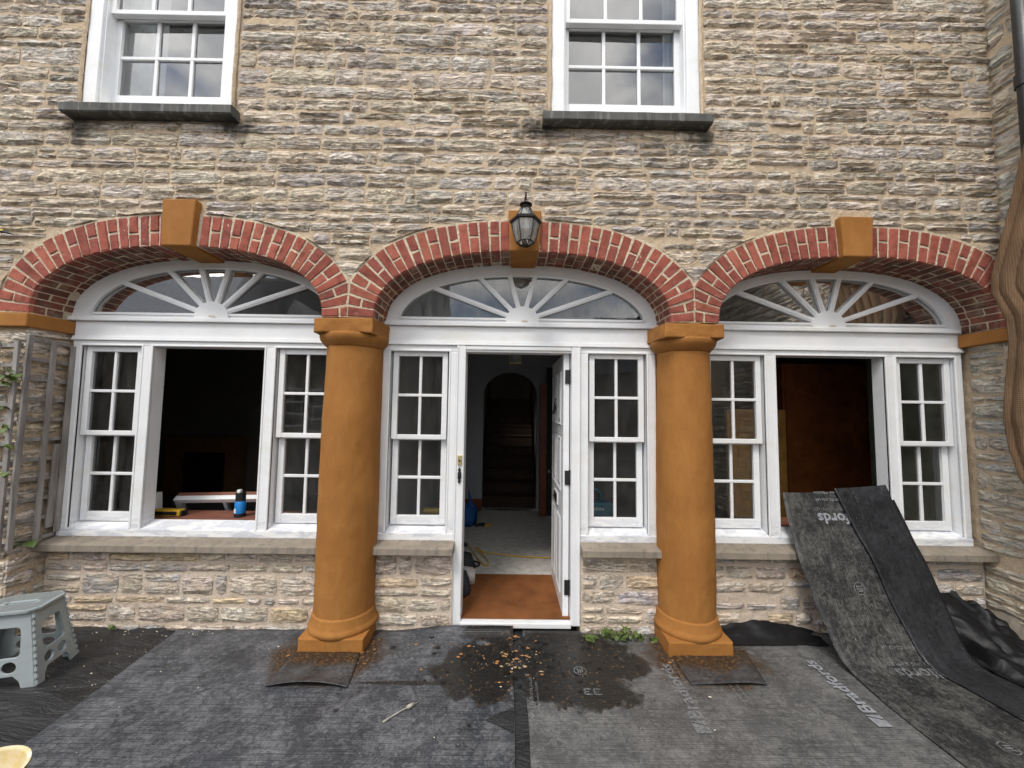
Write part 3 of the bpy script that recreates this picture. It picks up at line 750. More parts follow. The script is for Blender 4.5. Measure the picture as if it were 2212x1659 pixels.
# joinery ------------------------------------------------------------
Y0 = WIN_Y
def pane(parent, x0, x1, z0, z1, y, mat='pane_glass'):
    q = MB(); t = rng(-.0016, .0016); t2 = rng(-.0016, .0016)
    q.add([(x0, y-t-t2, z0), (x1, y+t-t2, z0), (x1, y+t+t2, z1), (x0, y-t+t2, z1)], [(0, 1, 2, 3)]); mk(q, 'pane', M[mat], parent, fixn=False)
def sash(parent, x0, x1, z0, z1, y, cols, rows, stile, top, bot, matn='worn_white', bar=.022, th=.042, mg='pane_glass'):
    q = MB(); q.box(x0, x0+stile, y, y+th, z0, z1); q.box(x1-stile, x1, y, y+th, z0, z1)
    q.box(x0+stile, x1-stile, y+.001, y+th-.001, z0, z0+bot); q.box(x0+stile, x1-stile, y+.001, y+th-.001, z1-top, z1)
    s_ = mk(q, 'sash', M[matn], parent, bevel=.004)
    gx0, gx1, gz0, gz1 = x0+stile, x1-stile, z0+bot, z1-top
    for i in range(1, cols):
        x = gx0+(gx1-gx0)*i/cols; b = MB(); b.box(x-bar/2, x+bar/2, y+.008, y+th-.006, gz0, gz1); mk(b, 'glazing_bar', M[matn], parent, bevel=.004)
    for j in range(1, rows):
        z = gz0+(gz1-gz0)*j/rows; b = MB(); b.box(gx0, gx1, y+.006, y+th-.004, z-bar/2, z+bar/2); mk(b, 'glazing_bar', M[matn], parent, bevel=.004)
    for i in range(cols):
        for j in range(rows):
            pane(parent, gx0+(gx1-gx0)*i/cols, gx0+(gx1-gx0)*(i+1)/cols, gz0+(gz1-gz0)*j/rows, gz0+(gz1-gz0)*(j+1)/rows, y+.022, mg)
def sidelight(frame, x0, x1):
    # x0..x1 = inner edges of the box the two sashes slide in; outer (upper) sash in front
    sash(frame, x0+.014, x1-.014, 1.414, 2.106, Y0+.024, 2, 2, .042, .042, .036)
    sash(frame, x0+.014, x1-.014, .752, 1.440, Y0+.070, 2, 2, .046, .036, .070)
def bay_frame(name, xl, xr, posts, zlo, zhi, sills):
    q = MB()
    for a, b in posts: q.box(a, b, Y0, Y0+.115, zlo, zhi)
    q.box(xl, xr, Y0+.001, Y0+.114, zhi, 2.150)
    for a, b in sills:
        q.box(a, b, Y0-.006, Y0+.14, zlo-.004, zlo+.052); q.add([(a, Y0-.006, zlo+.052), (b, Y0-.006, zlo+.052), (b, Y0+.12, zlo+.094), (a, Y0+.12, zlo+.094), (a, Y0+.14, zlo+.052), (b, Y0+.14, zlo+.052)], [(0, 1, 2, 3), (3, 2, 5, 4), (0, 4, 5, 1), (0, 3, 4), (1, 5, 2)])
    f = mk(q, name, M['worn_white'], house, bevel=.005)
    # transom: cornice bead, fascia board
    q = MB(); q.box(xl-.004, xr+.004, Y0+.006, Y0+.14, 2.182, 2.300); q.box(xl-.008, xr+.008, Y0-.016, Y0+.14, 2.150, 2.164); q.box(xl-.006, xr+.006, Y0-.007, Y0+.14, 2.164, 2.182)
    mk(q, 'transom', M['white_paint'], f, bevel=.003)
    return f
def bead(frame, x0, x1, z0, z1):    # raised moulding round a sash box
    q = MB()
    for a, b, c, d in ((x0-.014, x0, z0, z1+.014), (x1, x1+.014, z0, z1+.014), (x0, x1, z1, z1+.014)):
        q.box(a, b, Y0-.007, Y0+.02, c, d)
    mk(q, 'moulding', M['white_paint'], frame, bevel=.004)
ZL = .664
HUB = (-2.343, .092, 2.517)
# left and right bays
for hx, xl, xr, nm in ((HUB[0], -3.400, -1.285, 'l'), (HUB[2], 1.465, 3.562, 'r')):
    ip = [hx-.985, hx-.520, hx-.432, hx+.432, hx+.520, hx+.985]
    f = bay_frame('bay_window', xl, xr, [(xl, ip[0]), (ip[1], ip[2]), (ip[3], ip[4]), (ip[5], xr)], ZL, 2.108, [(xl, xr)])
    sidelight(f, ip[0], ip[1]); sidelight(f, ip[4], ip[5])
    for a, b in ((ip[0], ip[1]), (ip[2], ip[3]), (ip[4], ip[5])): bead(f, a, b, ZL+.05, 2.108)
    q = MB(); q.box(xl, xr, Y0+.142, Y0+.42, ZL+.055, ZL+.085); mk(q, 'window_board', M['board_red'], f, bevel=.004)
# centre bay
CX = .070
fc = bay_frame('door_surround', -1.002, 1.142, [(-1.002, -.930), (-.474, -.412), (.550, .612), (1.070, 1.142)], ZL-.006, 2.100, [(-1.002, -.412), (.550, 1.142)])
sidelight(fc, -.930, -.474); sidelight(fc, .612, 1.070)
for a, b in ((-.930, -.474), (.612, 1.070)): bead(fc, a, b, ZL+.05, 2.100)
q = MB(); q.box(-.411, -.343, Y0-.012, Y0+.13, .045, 2.1495); q.box(.482, .549, Y0-.012, Y0+.13, .045, 2.1495); q.box(-.343, .482, Y0-.010, Y0+.13, 2.116, 2.149)
df = mk(q, 'door_frame', M['white_paint'], house, bevel=.006)
q = MB()
for x in (-.405, .543): q.box(x-.006, x+.006, Y0-.020, Y0, .05, 2.148)
mk(q, 'moulding', M['white_paint'], df, bevel=.003)
q = MB(); q.box(-.343, .482, Y0-.03, Y0+.14, .035, .074); mk(q, 'threshold', M['white_paint'], df, bevel=.006)
q = MB(); q.box(-.389, -.357, Y0-.026, Y0-.012, 1.226, 1.302); o = mk(q, 'bell_push', M['brass'], df, bevel=.004)
q = MB(); q.tube([(-.373, Y0-.034, 1.262), (-.373, Y0-.024, 1.262)], .007, 10); mk(q, 'button', M['black_iron'], df)
q = MB(); q.plate([[(-.373+sx*w_, z) for sx, pts in ((1, [(.003, 1.088), (.012, 1.104), (.008, 1.116), (.014, 1.130), (.014, 1.166), (.008, 1.18), (.012, 1.192), (.003, 1.208)]), (-1, [(.003, 1.208), (.012, 1.192), (.008, 1.18), (.014, 1.166), (.014, 1.130), (.008, 1.116), (.012, 1.104), (.003, 1.088)])) for w_, z in pts]], lambda u, v, d: (u, d, v), Y0-.024, Y0-.013)
q.tube([(-.373, Y0-.036, 1.148), (-.373, Y0-.022, 1.148)], .010, 12); mk(q, 'bell_plate', M['black_iron'], df, bevel=.002)
# open six-panel door
q = MB(); q.box(.428, .474, .315, 1.105, .084, 2.104)
door = mk(q, 'door', M['white_paint'], house, bevel=.003)
for z0, z1 in ((.20, .80), (1.00, 1.44), (1.53, 1.98)):
    for y0, y1 in ((.415, .665), (.755, 1.005)):
        q = MB(); X = .428
        q.add([(X-.002, y0, z0), (X-.002, y1, z0), (X-.002, y1, z1), (X-.002, y0, z1), (X-.010, y0+.012, z0+.012), (X-.010, y1-.012, z0+.012), (X-.010, y1-.012, z1-.012), (X-.010, y0+.012, z1-.012),
               (X-.001, y0+.028, z0+.028), (X-.001, y1-.028, z0+.028), (X-.001, y1-.028, z1-.028), (X-.001, y0+.028, z1-.028), (X-.009, y0+.062, z0+.062), (X-.009, y1-.062, z0+.062), (X-.009, y1-.062, z1-.062), (X-.009, y0+.062, z1-.062)],
              [(a+i, a+(i+1) % 4, a+4+(i+1) % 4, a+4+i) for a in (0, 4, 8) for i in range(4)]+[(12, 13, 14, 15)])
        mk(q, 'panel', M['white_paint'], door)
for z in (.30, 1.13, 1.92):
    q = MB(); q.box(.440, .480, .306, .316, z-.055, z+.055); q.tube([(.480, .304, z-.06), (.480, .304, z+.06)], .007, 8); mk(q, 'hinge', M['black_iron'], door)
q = MB(); q.box(.418, .428, .60, .82, .85, .95); mk(q, 'letter_plate', M['white_paint'], door, bevel=.003)
q = MB(); q.box(.412, .419, .63, .79, .865, .935); q.tube([(.405, .68, .90), (.405, .74, .90)], .008, 8); mk(q, 'letter_flap', M['black_iron'], door, bevel=.002)
q = MB(); q.tube([(.415, .71, 1.66), (.405, .71, 1.72), (.415, .71, 1.76)], .008, 8); q.tube([(.412, .71, 1.70), (.395, .71, 1.62)], .012, 8); mk(q, 'knocker', M['black_iron'], door)
q = MB(); q.tube([(.428, 1.04, 1.06), (.375, 1.04, 1.06)], [.012, .024], 12); mk(q, 'door_knob', M['black_iron'], door, smooth=True)

# fanlights
def inner_curve(hx, a, b, n=2.2, z0=SPR, N=48):
    return [(hx+x, z0+z) for x, z in (sup(a, b, n, math.pi*(1-i/N)) for i in range(N+1))]
for bi, hx in enumerate(HUB):
    A = ARCH[bi]; ai = .955 if bi != 1 else .98; bz = .437 if bi != 1 else .415
    oc = [p for p in off_curve(A, .012, 64) if p[1] > 2.31]; cxo = A['c']
    ic = [p for p in inner_curve(hx, ai, bz) if p[1] > 2.368]
    outer = [(max(oc[0][0], hx-1.075), 2.302)]+oc+[(min(oc[-1][0], hx+1.075), 2.302)]
    hole = [(ic[0][0]-.002, 2.366)]+ic+[(ic[-1][0]+.002, 2.366)]
    q = MB(); q.plate([outer, hole], lambda u, v, d: (u, d, v), Y0+.012, Y0+.075)
    # raised inner bead
    for p, r in zip(hole, hole[1:]+hole[:1]): q.bar((p[0], Y0+.010, p[1]), (r[0], Y0+.010, r[1]), .016, .018)
    fan = mk(q, 'fanlight', M['white_paint'], house)
    q = MB(); q.box(hx-1.09 if bi else -3.441, hx+1.07 if bi != 2 else 3.549, Y0-.022, Y0+.03, 2.302, 2.334); mk(q, 'fan_sill', M['white_paint'], fan, bevel=.005)
    hz = 2.352; hr = .131
    hubp = [(hx+hr*math.cos(math.pi*i/24), hz+.115*math.sin(math.pi*i/24)) for i in range(25)]+[(hx-hr, 2.335), (hx+hr, 2.335)]
    q = MB(); q.plate([hubp], lambda u, v, d: (u, d, v), Y0-.008, Y0+.03); mk(q, 'hub', M['white_paint'], fan, bevel=.004)
    q = MB(); q.box(hx-.018+.012, hx+.03+.012, Y0-.0245, Y0-.02, 2.343, 2.353); mk(q, 'label_tab', M['chip_pale'], fan)
    def cross(dx, dz):
        for p, r in zip(ic, ic[1:]):
            e = Vector((r[0]-p[0], r[1]-p[1])); de = dx*e.y-dz*e.x
            if abs(de) < 1e-9: continue
            t = ((p[0]-hx)*e.y-(p[1]-hz)*e.x)/de; s_ = ((p[0]-hx)*dz-(p[1]-hz)*dx)/de
            if t > 0 and -1e-6 <= s_ <= 1+1e-6: return t
        return .9
    dirs = [(-.714, .262), (-.344, .347), (-.104, .362), (.100, .362), (.354, .347), (.740, .262)]
    ends = []
    for dx, dz in dirs:
        l = math.hypot(dx, dz); dx, dz = dx/l, dz/l; t = cross(dx, dz); ends.append((dx, dz, t))
        q = MB(); a = (hx+dx*(hr-.03), Y0+.016, hz+dz*(hr-.03)); b = (hx+dx*t, Y0+.016, hz+dz*t)
        q.bar(a, b, .037, .022); q.bar((a[0], Y0+.004, a[2]), (b[0], Y0+.004, b[2]), .017, .010); mk(q, 'glazing_bar', M['white_paint'], fan)
    # seven wedge panes
    angs = [math.pi]+[math.atan2(dz, dx) for dx, dz, t in ends]+[0]
    for k in range(7):
        a0, a1 = angs[k], angs[k+1]; pts = []; m = 8
        for i in range(m+1):
            g = a0+(a1-a0)*i/m; dx, dz = math.cos(g), math.sin(g)
            t = cross(dx, dz) if 0 < i+k and not (k == 6 and i == m) else None
            if t is None or dz < .012: t = ai*.995
            pts.append((hx+dx*(t+.004), hz+dz*(t+.004)))
        poly = [(hx+math.cos(a1)*.1, hz+math.sin(a1)*.08), (hx+math.cos(a0)*.1, hz+math.sin(a0)*.08)]+pts
        q = MB(); tl = rng(-.003, .003); tv = rng(-.002, .002)
        q.add([(u, Y0+.030+tl*(u-hx)+tv*(v-hz), v) for u, v in poly], [tuple(range(len(poly)))]); mk(q, 'pane', M['sky_haze_glass' if bi == 1 else 'fan_glass'], fan, fixn=False)

# upper sash windows
for wi, (a, b) in enumerate(UPW):
    zb = UPZ; zt = 5.50
    q = MB(); q.box(a, a+.098, .004, .13, zb, zt); q.box(b-.098, b, .004, .13, zb, zt); q.box(a+.098, b-.098, .006, .13, zb, zb+.035); q.box(a, b, .005, .131, zt, zt+.06)
    f = mk(q, 'upper_window', M['white_paint'], house, bevel=.006)
    for x in (a+.098, b-.109):
        q = MB(); q.box(x, x+.011, .026, .14, zb+.03, zt); mk(q, 'staff_bead', M['white_paint'], f, bevel=.003)
    sash(f, a+.104, b-.104, zb+.035, 4.690, .104, 3, 2, .042, .040, .170, 'white_paint', .026, .045, 'upper_glass')
    sash(f, a+.104, b-.104, 4.640, zt, .048, 3, 2, .042, .052, .036, 'white_paint', .026, .045, 'upper_glass')
    xs0, xs1 = ((-3.262, -2.032), (.214, 1.450))[wi]
    rows = [(.02, 3.828), (-.080, 3.820), (-.086, 3.812), (-.084, 3.758), (-.076, 3.750), (.02, 3.750)]; n = 24; q = MB()
    q.grid(lambda u, v: (xs0+(xs1-xs0)*u, rows[round(v*5)][0]+.003*nz3(u*9, v*4, wi), rows[round(v*5)][1]+.002*nz3(u*8, v*3, wi+5)), n, 5)
    for x in (xs0, xs1): q.add([(x, y, z) for y, z in rows], [(0, 1, 2, 3, 4, 5)])
    mk(q, 'slate_sill', M['slate_sill'], house, fixn=False)
    # room behind the window: dim box; curtains in the left one only
    q = MB(); q.box(a-.25, b+.25, .43, 2.4, 3.2, 5.58); o = mk(q, 'upper_room', M['wall_dim'], house)
    q = MB()
    for s_ in (0,) if wi == 0 else (1,):
        cx0, cx1 = ((a+.02, a+.40) if s_ == 0 else (b-.19, b-.02))  # right window: pale strip added to stand in for a reflection
        q.grid(lambda u, v: (cx0+(cx1-cx0)*u, .22+.022*math.sin(u*22)+.01*nz3(u*4, v*3, wi), 3.7+1.85*v), 40, 10)
    mk(q, 'curtain_and_reflection', M['curtain_and_reflection'], house, fixn=False, smooth=True)
    # open the room's front so that the window sees into it
    import bmesh
    bm = bmesh.new(); bm.from_mesh(o.data); bm.faces.ensure_lookup_table()
    bmesh.ops.delete(bm, geom=[f_ for f_ in bm.faces if abs(f_.calc_center_median().y+o.location.y+.2-.43) < .05], context='FACES'); bm.to_mesh(o.data); bm.free()

# ------------------------------------------------------------------ rooms behind the arches
def room(name, x0, x1, y1, mats, z0=.075, z1=2.95, y0=.425):
    for nm, vs, k in (('floor', [(x0, .28, z0), (x1, .28, z0), (x1, y1, z0), (x0, y1, z0)], 'f'), ('ceiling', [(x0, y0, z1), (x1, y0, z1), (x1, y1, z1), (x0, y1, z1)], 'c'),
                      ('back_wall', [(x0, y1, z0), (x1, y1, z0), (x1, y1, z1), (x0, y1, z1)], 'b'), ('room_wall', [(x0, .30, z0), (x0, y1, z0), (x0, y1, z1), (x0, .30, z1)], 'l'), ('room_wall', [(x1, .30, z0), (x1, y1, z0), (x1, y1, z1), (x1, .30, z1)], 'r')):
        if k in mats:
            q = MB(); q.add(vs, [(0, 1, 2, 3)]); mk(q, nm, M[mats[k]], house, fixn=False)
room('l', -7.1, -1.16, 4.3, dict(f='wall_dim', c='wall_dim', b='wall_dim', l='wall_dim', r='wall_grey'))
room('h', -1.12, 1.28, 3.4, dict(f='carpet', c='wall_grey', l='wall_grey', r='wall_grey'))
room('r', 1.34, 6.2, 4.0, dict(f='wall_dim', c='wall_dim', b='wall_dim', l='wall_dim', r='wall_green'))
q = MB(); q.box(-7.1, 6.2, .425, .45, 2.70, 3.0); q.box(-7.1, -3.43, .425, .45, 0, 2.7); q.box(3.61, 6.2, .425, .45, 0, 2.7)
for a, b in ((-3.43, -1.30), (-1.03, -.405), (.55, 1.18), (1.45, 3.60)): q.box(a, b, .42, .44, 0, .70)
mk(q, 'inner_wall', M['wall_dim'], house)
# hall back wall with an archway, stairs beyond
aw = [(-.41, .075)]+[(.015+x, 1.86+z) for x, z in (sup(.425, .38, 2.1, math.pi*(1-i/24)) for i in range(25))]+[(.44, .075)]
q = MB(); q.plate([[(-1.12, .075)]+aw+[(1.28, .075), (1.28, 2.95), (-1.12, 2.95)]], lambda u, v, d: (u, d, v), 3.4, 3.55); mk(q, 'hall_archway', M['wall_grey'], house)
q = MB(); q.box(-1.12, -.412, 3.375, 3.399, .076, .25); mk(q, 'skirting', M['red_wood'], house, bevel=.004)
q = MB(); q.box(.46, .57, 3.06, 3.14, .076, 2.05); mk(q, 'door_casing', M['red_wood'], house, bevel=.006)
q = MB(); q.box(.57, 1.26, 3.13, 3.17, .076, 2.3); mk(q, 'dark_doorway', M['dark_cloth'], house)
q = MB()
q.add([(-.5, 3.5, .07), (.52, 3.5, .07), (.52, 7.2, .07), (-.5, 7.2, .07), (-.5, 3.5, 3.6), (.52, 3.5, 3.6), (.52, 7.2, 3.6), (-.5, 7.2, 3.6)], [(0, 3, 2, 1), (4, 5, 6, 7), (1, 2, 6, 5), (2, 3, 7, 6), (3, 0, 4, 7)]); mk(q, 'stair_well', M['wall_dim'], house, fixn=False)
stairs = thing('staircase', (.0, 4.5, .075), 'carpeted staircase rising in the dark beyond the hall archway', 'staircase')
for i in range(10):
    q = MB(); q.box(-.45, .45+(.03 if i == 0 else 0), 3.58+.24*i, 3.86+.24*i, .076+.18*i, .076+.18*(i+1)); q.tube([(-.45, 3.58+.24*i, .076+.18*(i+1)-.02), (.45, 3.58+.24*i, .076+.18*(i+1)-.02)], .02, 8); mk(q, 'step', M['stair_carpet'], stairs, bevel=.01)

# ------------------------------------------------------------------ ground and sheets
mb = MB(); mb.add([(-60, -80, -.045), (60, -80, -.045), (60, 60, -.045), (-60, 60, -.045)], [(0, 1, 2, 3)])
g = mk(mb, 'ground', M['ground_earth'], None, (0, 0, -.045), fixn=False); g['kind'] = 'structure'

def wrinkle(x, y):
    k = min(1, max(0, (-2.40-x)/.16)); e = max(0, min(1, (x-3.0)/.3))
    r = .040*abs(nz3(x*1.6+y*1.9, y*4.5-x*1.2, 3))+.014*abs(nz3(x*4+y*3, y*12-x*4, 8))
    return .001+max(k, e)*(.004+r)
mb = MB(); mb.grid(lambda u, v: (-6+9.6*u, -4.4+4.66*v, wrinkle(-6+9.6*u, -4.4+4.66*v)-(.03 if v < .001 else 0)), 240, 150)
tag(mk(mb, 'ground_cover', M['woven_black'], None, fixn=False, smooth=True), 'crinkled black woven ground cover beneath the grey sheets and the step stool', 'ground cover')

def sheet(name, fx0, fx1, ya, yb, z, mat, label, nu=60, nv=60, amp=.003, parent=None, lift=None):
    q = MB()
    def f(u, v):
        y = ya+(yb-ya)*v; x0, x1 = fx0(y), fx1(y); x = x0+(x1-x0)*u
        zz = z+amp*nz3(x*2.2, y*2.6, z*99)+amp*.5*nz3(x*7, y*3, 5)
        if lift: zz += lift(x, y, u, v)
        return (x, y, zz)
    q.grid(f, nu, nv)
    o = mk(q, name, M[mat], parent, fixn=False, smooth=True, solid=.003)
    return tag(o, label, 'plastic sheet')
wig = lambda y, s_: .006*nz3(y*2.3, s_, 1)
s_left = sheet('membrane_sheet', lambda y: -2.40+.085*(.2-y)+wig(y, 1), lambda y: .05+wig(y, 2), -3.1, .222, .011, 'sheet_blue', 'large blue-grey scuffed sheet laid on the ground left of the doorway', 90, 110, .0035,
               lift=lambda x, y, u, v: .012*max(0, (y-.12)/.1)*(.5+.5*nz3(x*3, 1, 1))+.05*max(0, min(1, (y-.15)/.08))*max(0, min(1, (x+.80)/.35)))
s_right = sheet('membrane_sheet', lambda y: .122+wig(y, 3), lambda y: 2.62, -3.1, .205, .0105, 'sheet_grey', 'large pale grey printed sheet laid on the ground right of the doorway', 90, 110, .0035,
               lift=lambda x, y, u, v: .035*max(0, (y-.02)/.18)*max(0, min(1, (x-1.5)/.25))*(.7+.6*nz3(x*4, y*3, 2))+.028*max(0, min(1, (y-.12)/.08))*(1 if x < .55 else .35))
f1 = sheet('sheet_flap', lambda y: -1.41+.0*y, lambda y: -.975+.10*(-.04-y)*1.6, -.36, -.03, .019, 'sheet_flap', 'loose dark sheet flap with lifted edge before the left column base', 30, 16, .002,
           lift=lambda x, y, u, v: .030*max(0, 1-v*2.6)**1.5*math.sin(math.pi*min(1, max(0, u)))**.8)
f2 = sheet('sheet_flap', lambda y: 1.12, lambda y: 1.58+.06*(y+.3)/.3, -.31, .02, .019, 'sheet_flap', 'loose dark sheet flap with paint drips before the right column base', 30, 16, .002,
           lift=lambda x, y, u, v: .022*max(0, 1-v*2.6)**1.5*u*math.sin(math.pi*min(1, u))**.6)
q = MB(); q.add([(-.10, -.585, .019), (.045, -.665, .020), (.048, -.50, .0165), (-.03, -.545, .024)], [(0, 1, 2, 3)])
tag(mk(q, 'torn_offcut', M['woven_black'], None, fixn=False, solid=.002), 'small torn black triangle of sheeting beside the dark gap', 'plastic sheet')

# ramp of two overlapping sheets leaning out of the right window
PROF = [(.36, 1.14), (.30, 1.04), (.24, .89), (.17, .735), (.10, .600), (.02, .360), (-.07, .184), (-.14, .075), (-.22, .030), (-.36, .022), (-.6, .020), (-3.2, .020)]
PS = [0]
for p, r in zip(PROF, PROF[1:]): PS.append(PS[-1]+math.hypot(r[0]-p[0], r[1]-p[1]))
def cat(P, i, k):
    p0, p1, p2, p3 = P[max(0, i-1)], P[i], P[i+1], P[min(len(P)-1, i+2)]
    return tuple(.5*((2*b)+(-a+c)*k+(2*a-5*b+4*c-d)*k*k+(-a+3*b-3*c+d)*k**3) for a, b, c, d in zip(p0, p1, p2, p3))
def prof_at(s_):
    for i in range(len(PS)-1):
        if s_ <= PS[i+1] or i == len(PS)-2:
            k = (s_-PS[i])/(PS[i+1]-PS[i]); return cat(PROF, i, max(0, min(1, k))) if i < 9 else tuple(a+(b-a)*k for a, b in zip(PROF[i], PROF[i+1]))
DENSE = [(prof_at(PS[-1]*i/1500), PS[-1]*i/1500) for i in range(1501)]
def hit(px, py):               # where a pixel's ray meets the ramp's profile
    d = ray(px, py); best = None
    for (y, z), s_ in DENSE:
        t = (y-CAM.y)/d.y
        if t <= 0: continue
        e = abs(CAM.z+d.z*t-z)
        if best is None or e < best[0]: best = (e, s_, CAM.x+d.x*t)
    return best[1], best[2]
def edge(pts):
    e = sorted(hit(*p) for p in pts)
    def f(s_):
        if s_ <= e[0][0]: return e[0][1]
        for (a, xa), (b, xb) in zip(e, e[1:]):
            if a <= s_ <= b: return xa+(xb-xa)*(s_-a)/max(1e-6, b-a)
        return e[-1][1]
    return lambda s_: sum(f(s_+k*.04) for k in (-2, -1, 0, 1, 2))/5
eL = edge([(1688, 1065), (1695, 1110), (1712, 1165), (1722, 1210), (1760, 1300), (1790, 1370), (1815, 1425), (1840, 1450), (1900, 1510), (2000, 1590), (2090, 1659)])
eM = edge([(1793, 1055), (1862, 1180), (1925, 1310), (1975, 1400), (2000, 1440), (2060, 1475), (2212, 1562)])
eR = edge([(1905, 1050), (1945, 1120), (1985, 1200), (2040, 1310), (2070, 1380), (2100, 1430), (2212, 1490)])
S_TOP = [hit(1688, 1065)[0], hit(1793, 1057)[0], hit(1905, 1050)[0]]
def ramp_pt(x, s_, off=0):
    y, z = prof_at(s_); (ya, za), (yb, zb) = prof_at(s_-.004), prof_at(s_+.004); n = Vector((yb-ya, zb-za)); n.normalize(); n = Vector((n.y, -n.x))   # outward (towards the viewer / up)
    if n.y < 0: n = -n
    return (x, y+n.x*off, z+n.y*off+.004*nz3(x*3, s_*3, 7))
def ramp_strip(name, ea, eb, st0, st1, off, mat, label, ext=0):
    q = MB()
    def f(u, v):
        s0 = st0+(st1-st0)*u; s_ = s0+(PS[-1]-s0)*(v**1.8); xa, xb = ea(s_), eb(s_)+ext; x = xa+(xb-xa)*u
        curl = .018*(abs(u-.5)*2)**3*max(0, 1-s_/1.2)
        return ramp_pt(x, s_, off+curl)
    q.grid(f, 16, 90); o = mk(q, name, M[mat], None, fixn=False, smooth=True, solid=.003)
    return tag(o, label, 'plastic sheet')
ramp1 = ramp_strip('ramp_sheet', eL, eM, S_TOP[0], S_TOP[1]+.01, .002, 'sheet_ramp', 'wide scuffed black sheet with pale lettering sloping down from the right window', .16)
ramp2 = ramp_strip('ramp_sheet', eM, eR, S_TOP[1], S_TOP[2], .014, 'sheet_dark', 'narrower plain black strip overlapping the right side of the sloping sheet')

# crumpled plastic in the right-hand corner
def crump(u, v):
    y = .205-.66*v; x = 3.06+.10*v+.50*u
    h = .27*max(0, 1-v*1.35)**1.2*(.55+.45*math.sin(math.pi*min(1, u*1.15)))+.03
    h += .085*abs(nz3(u*3.4+v*2, v*3.4, 6))*(1-.4*v)+.045*abs(nz3(u*7-v*3, v*6, 2))+.012*nz3(u*17, v*17, 2)
    if u < .1: h *= .35
    return (x+.05*nz3(u*3, v*4, 9), y+.04*nz3(u*4, v*4, 4), max(.024, h))
q = MB(); q.grid(crump, 30, 34)
q.f = [t for f_ in q.f for t in ((f_[0], f_[1], f_[2]), (f_[0], f_[2], f_[3]))]
tag(mk(q, 'crumpled_plastic', M['black_plastic'], None, fixn=False, autos=50), 'crumpled glossy black plastic heaped in the corner by the side wing', 'plastic sheet')

q = MB(); q.grid(lambda u, v: (1.56+.72*u, .232-.16*v+.02*nz3(u*5, v*2, 1), max(.03, (.085*math.sin(math.pi*(.15+.8*u))+.03*nz3(u*6, v*3, 8))*(1-v)**1.4+.028+.012*abs(nz3(u*9, v*6, 3)))), 40, 12)
tag(mk(q, 'plastic_edge', M['black_plastic'], None, fixn=False, autos=50), 'black plastic edge turned up against the wall foot beside the right column', 'plastic sheet')
# printing on the sheets ------------------------------------------------
def text_mesh(txt, size, bold=0, shear=0):
    c = bpy.data.curves.new('t', 'FONT'); c.body = txt; c.size = size; c.offset = bold; c.resolution_u = 2; c.shear = shear
    o = bpy.data.objects.new('t', c); col.objects.link(o); bpy.context.view_layer.update()
    me = bpy.data.meshes.new_from_object(o.evaluated_get(bpy.context.evaluated_depsgraph_get())); bpy.data.objects.remove(o)
    vs = [tuple(v.co) for v in me.vertices]; fs = [tuple(p.vertices) for p in me.polygons]; bpy.data.meshes.remove(me); return vs, fs
def print_on(parent, txt, size, mp, mat='print_pale', bold=0, width=None, name='lettering'):
    vs, fs = text_mesh(txt, size, bold)
    if not vs: return
    x0 = min(v[0] for v in vs); x1 = max(v[0] for v in vs); k = (width/(x1-x0)) if width else 1
    q = MB(); q.add([mp((v[0]-x0)*k, v[1]) for v in vs], fs); mk(q, name, M[mat], parent, fixn=False)
def up_y(x, y, z=.0185):               # reads from the viewer outwards, tops to the left
    return lambda tx, ty: (x-ty, y+tx, z+.0035*nz3((x-ty)*2.2, (y+tx)*2.6, .0105*99))
print_on(s_right, 'Bradfords', .105, up_y(2.045, -.515), 'print_pale', .0030, .445)
print_on(s_right, 'BUILDING SUPPLIES', .026, up_y(2.078, -.27), 'print_faded', 0, .24)
print_on(s_right, 'Bradfords', .105, up_y(1.065, -.565), 'print_faded', .0030, .445)
print_on(s_right, 'BUILDING SUPPLIES', .026, up_y(1.10, -.30), 'print_faded', 0, .22)
def logo(x, y, mat):
    q = MB(); z = .0187
    q.add([(x-.078, y-.078, z), (x, y-.078, z), (x, y-.038, z), (x-.078, y-.012, z)], [(0, 1, 2, 3)]); q.add([(x-.078, y-.004, z), (x, y-.030, z), (x, y, z), (x-.078, y, z)], [(0, 1, 2, 3)])
    mk(q, 'logo', M[mat], s_right, fixn=False)
logo(2.045, -.53, 'print_pale'); logo(1.062, -.58, 'print_faded')
print_on(s_right, 'www.bradfords.co.uk', .034, up_y(.160, -.60), 'print_faded', 0, .35)
print_on(s_right, 'Product code: PBS001', .022, up_y(.192, -.56), 'print_faded', 0, .27)
print_on(s_right, 'www.bradfords.co.uk', .030, up_y(1.36, -.47), 'print_faded', 0, .26)
print_on(s_right, 'Product code: PBS001', .022, up_y(1.40, -.46), 'print_faded', 0, .25)
def ringlogo(mp, parent, mat):
    q = MB(); n = 24
    q.add([mp(r*math.cos(2*math.pi*i/n), r*math.sin(2*math.pi*i/n)) for r in (.034, .040) for i in range(n)], [(i, (i+1) % n, n+(i+1) % n, n+i) for i in range(n)])
    for k in (-.014, 0, .014): q.add([mp(-.022, k-.004), mp(.022, k-.004), mp(.022, k+.004), mp(-.022, k+.004)], [(0, 1, 2, 3)])
    mk(q, 'logo', M[mat], parent, fixn=False)
ringlogo(up_y(.47, -.195), s_right, 'print_faded')
q = MB()
for dx in (0, .055):
    for a, b, c, d in ((0, .045, 0, .008), (0, .008, 0, .05), (0, .045, .042, .05), (0, .03, .021, .029)): q.add([(.46+dx+a, -.40+c, .0187), (.46+dx+b, -.40+c, .0187), (.46+dx+b, -.40+d, .0187), (.46+dx+a, -.40+d, .0187)], [(0, 1, 2, 3)])
mk(q, 'conformity_mark', M['print_faded'], s_right, fixn=False)
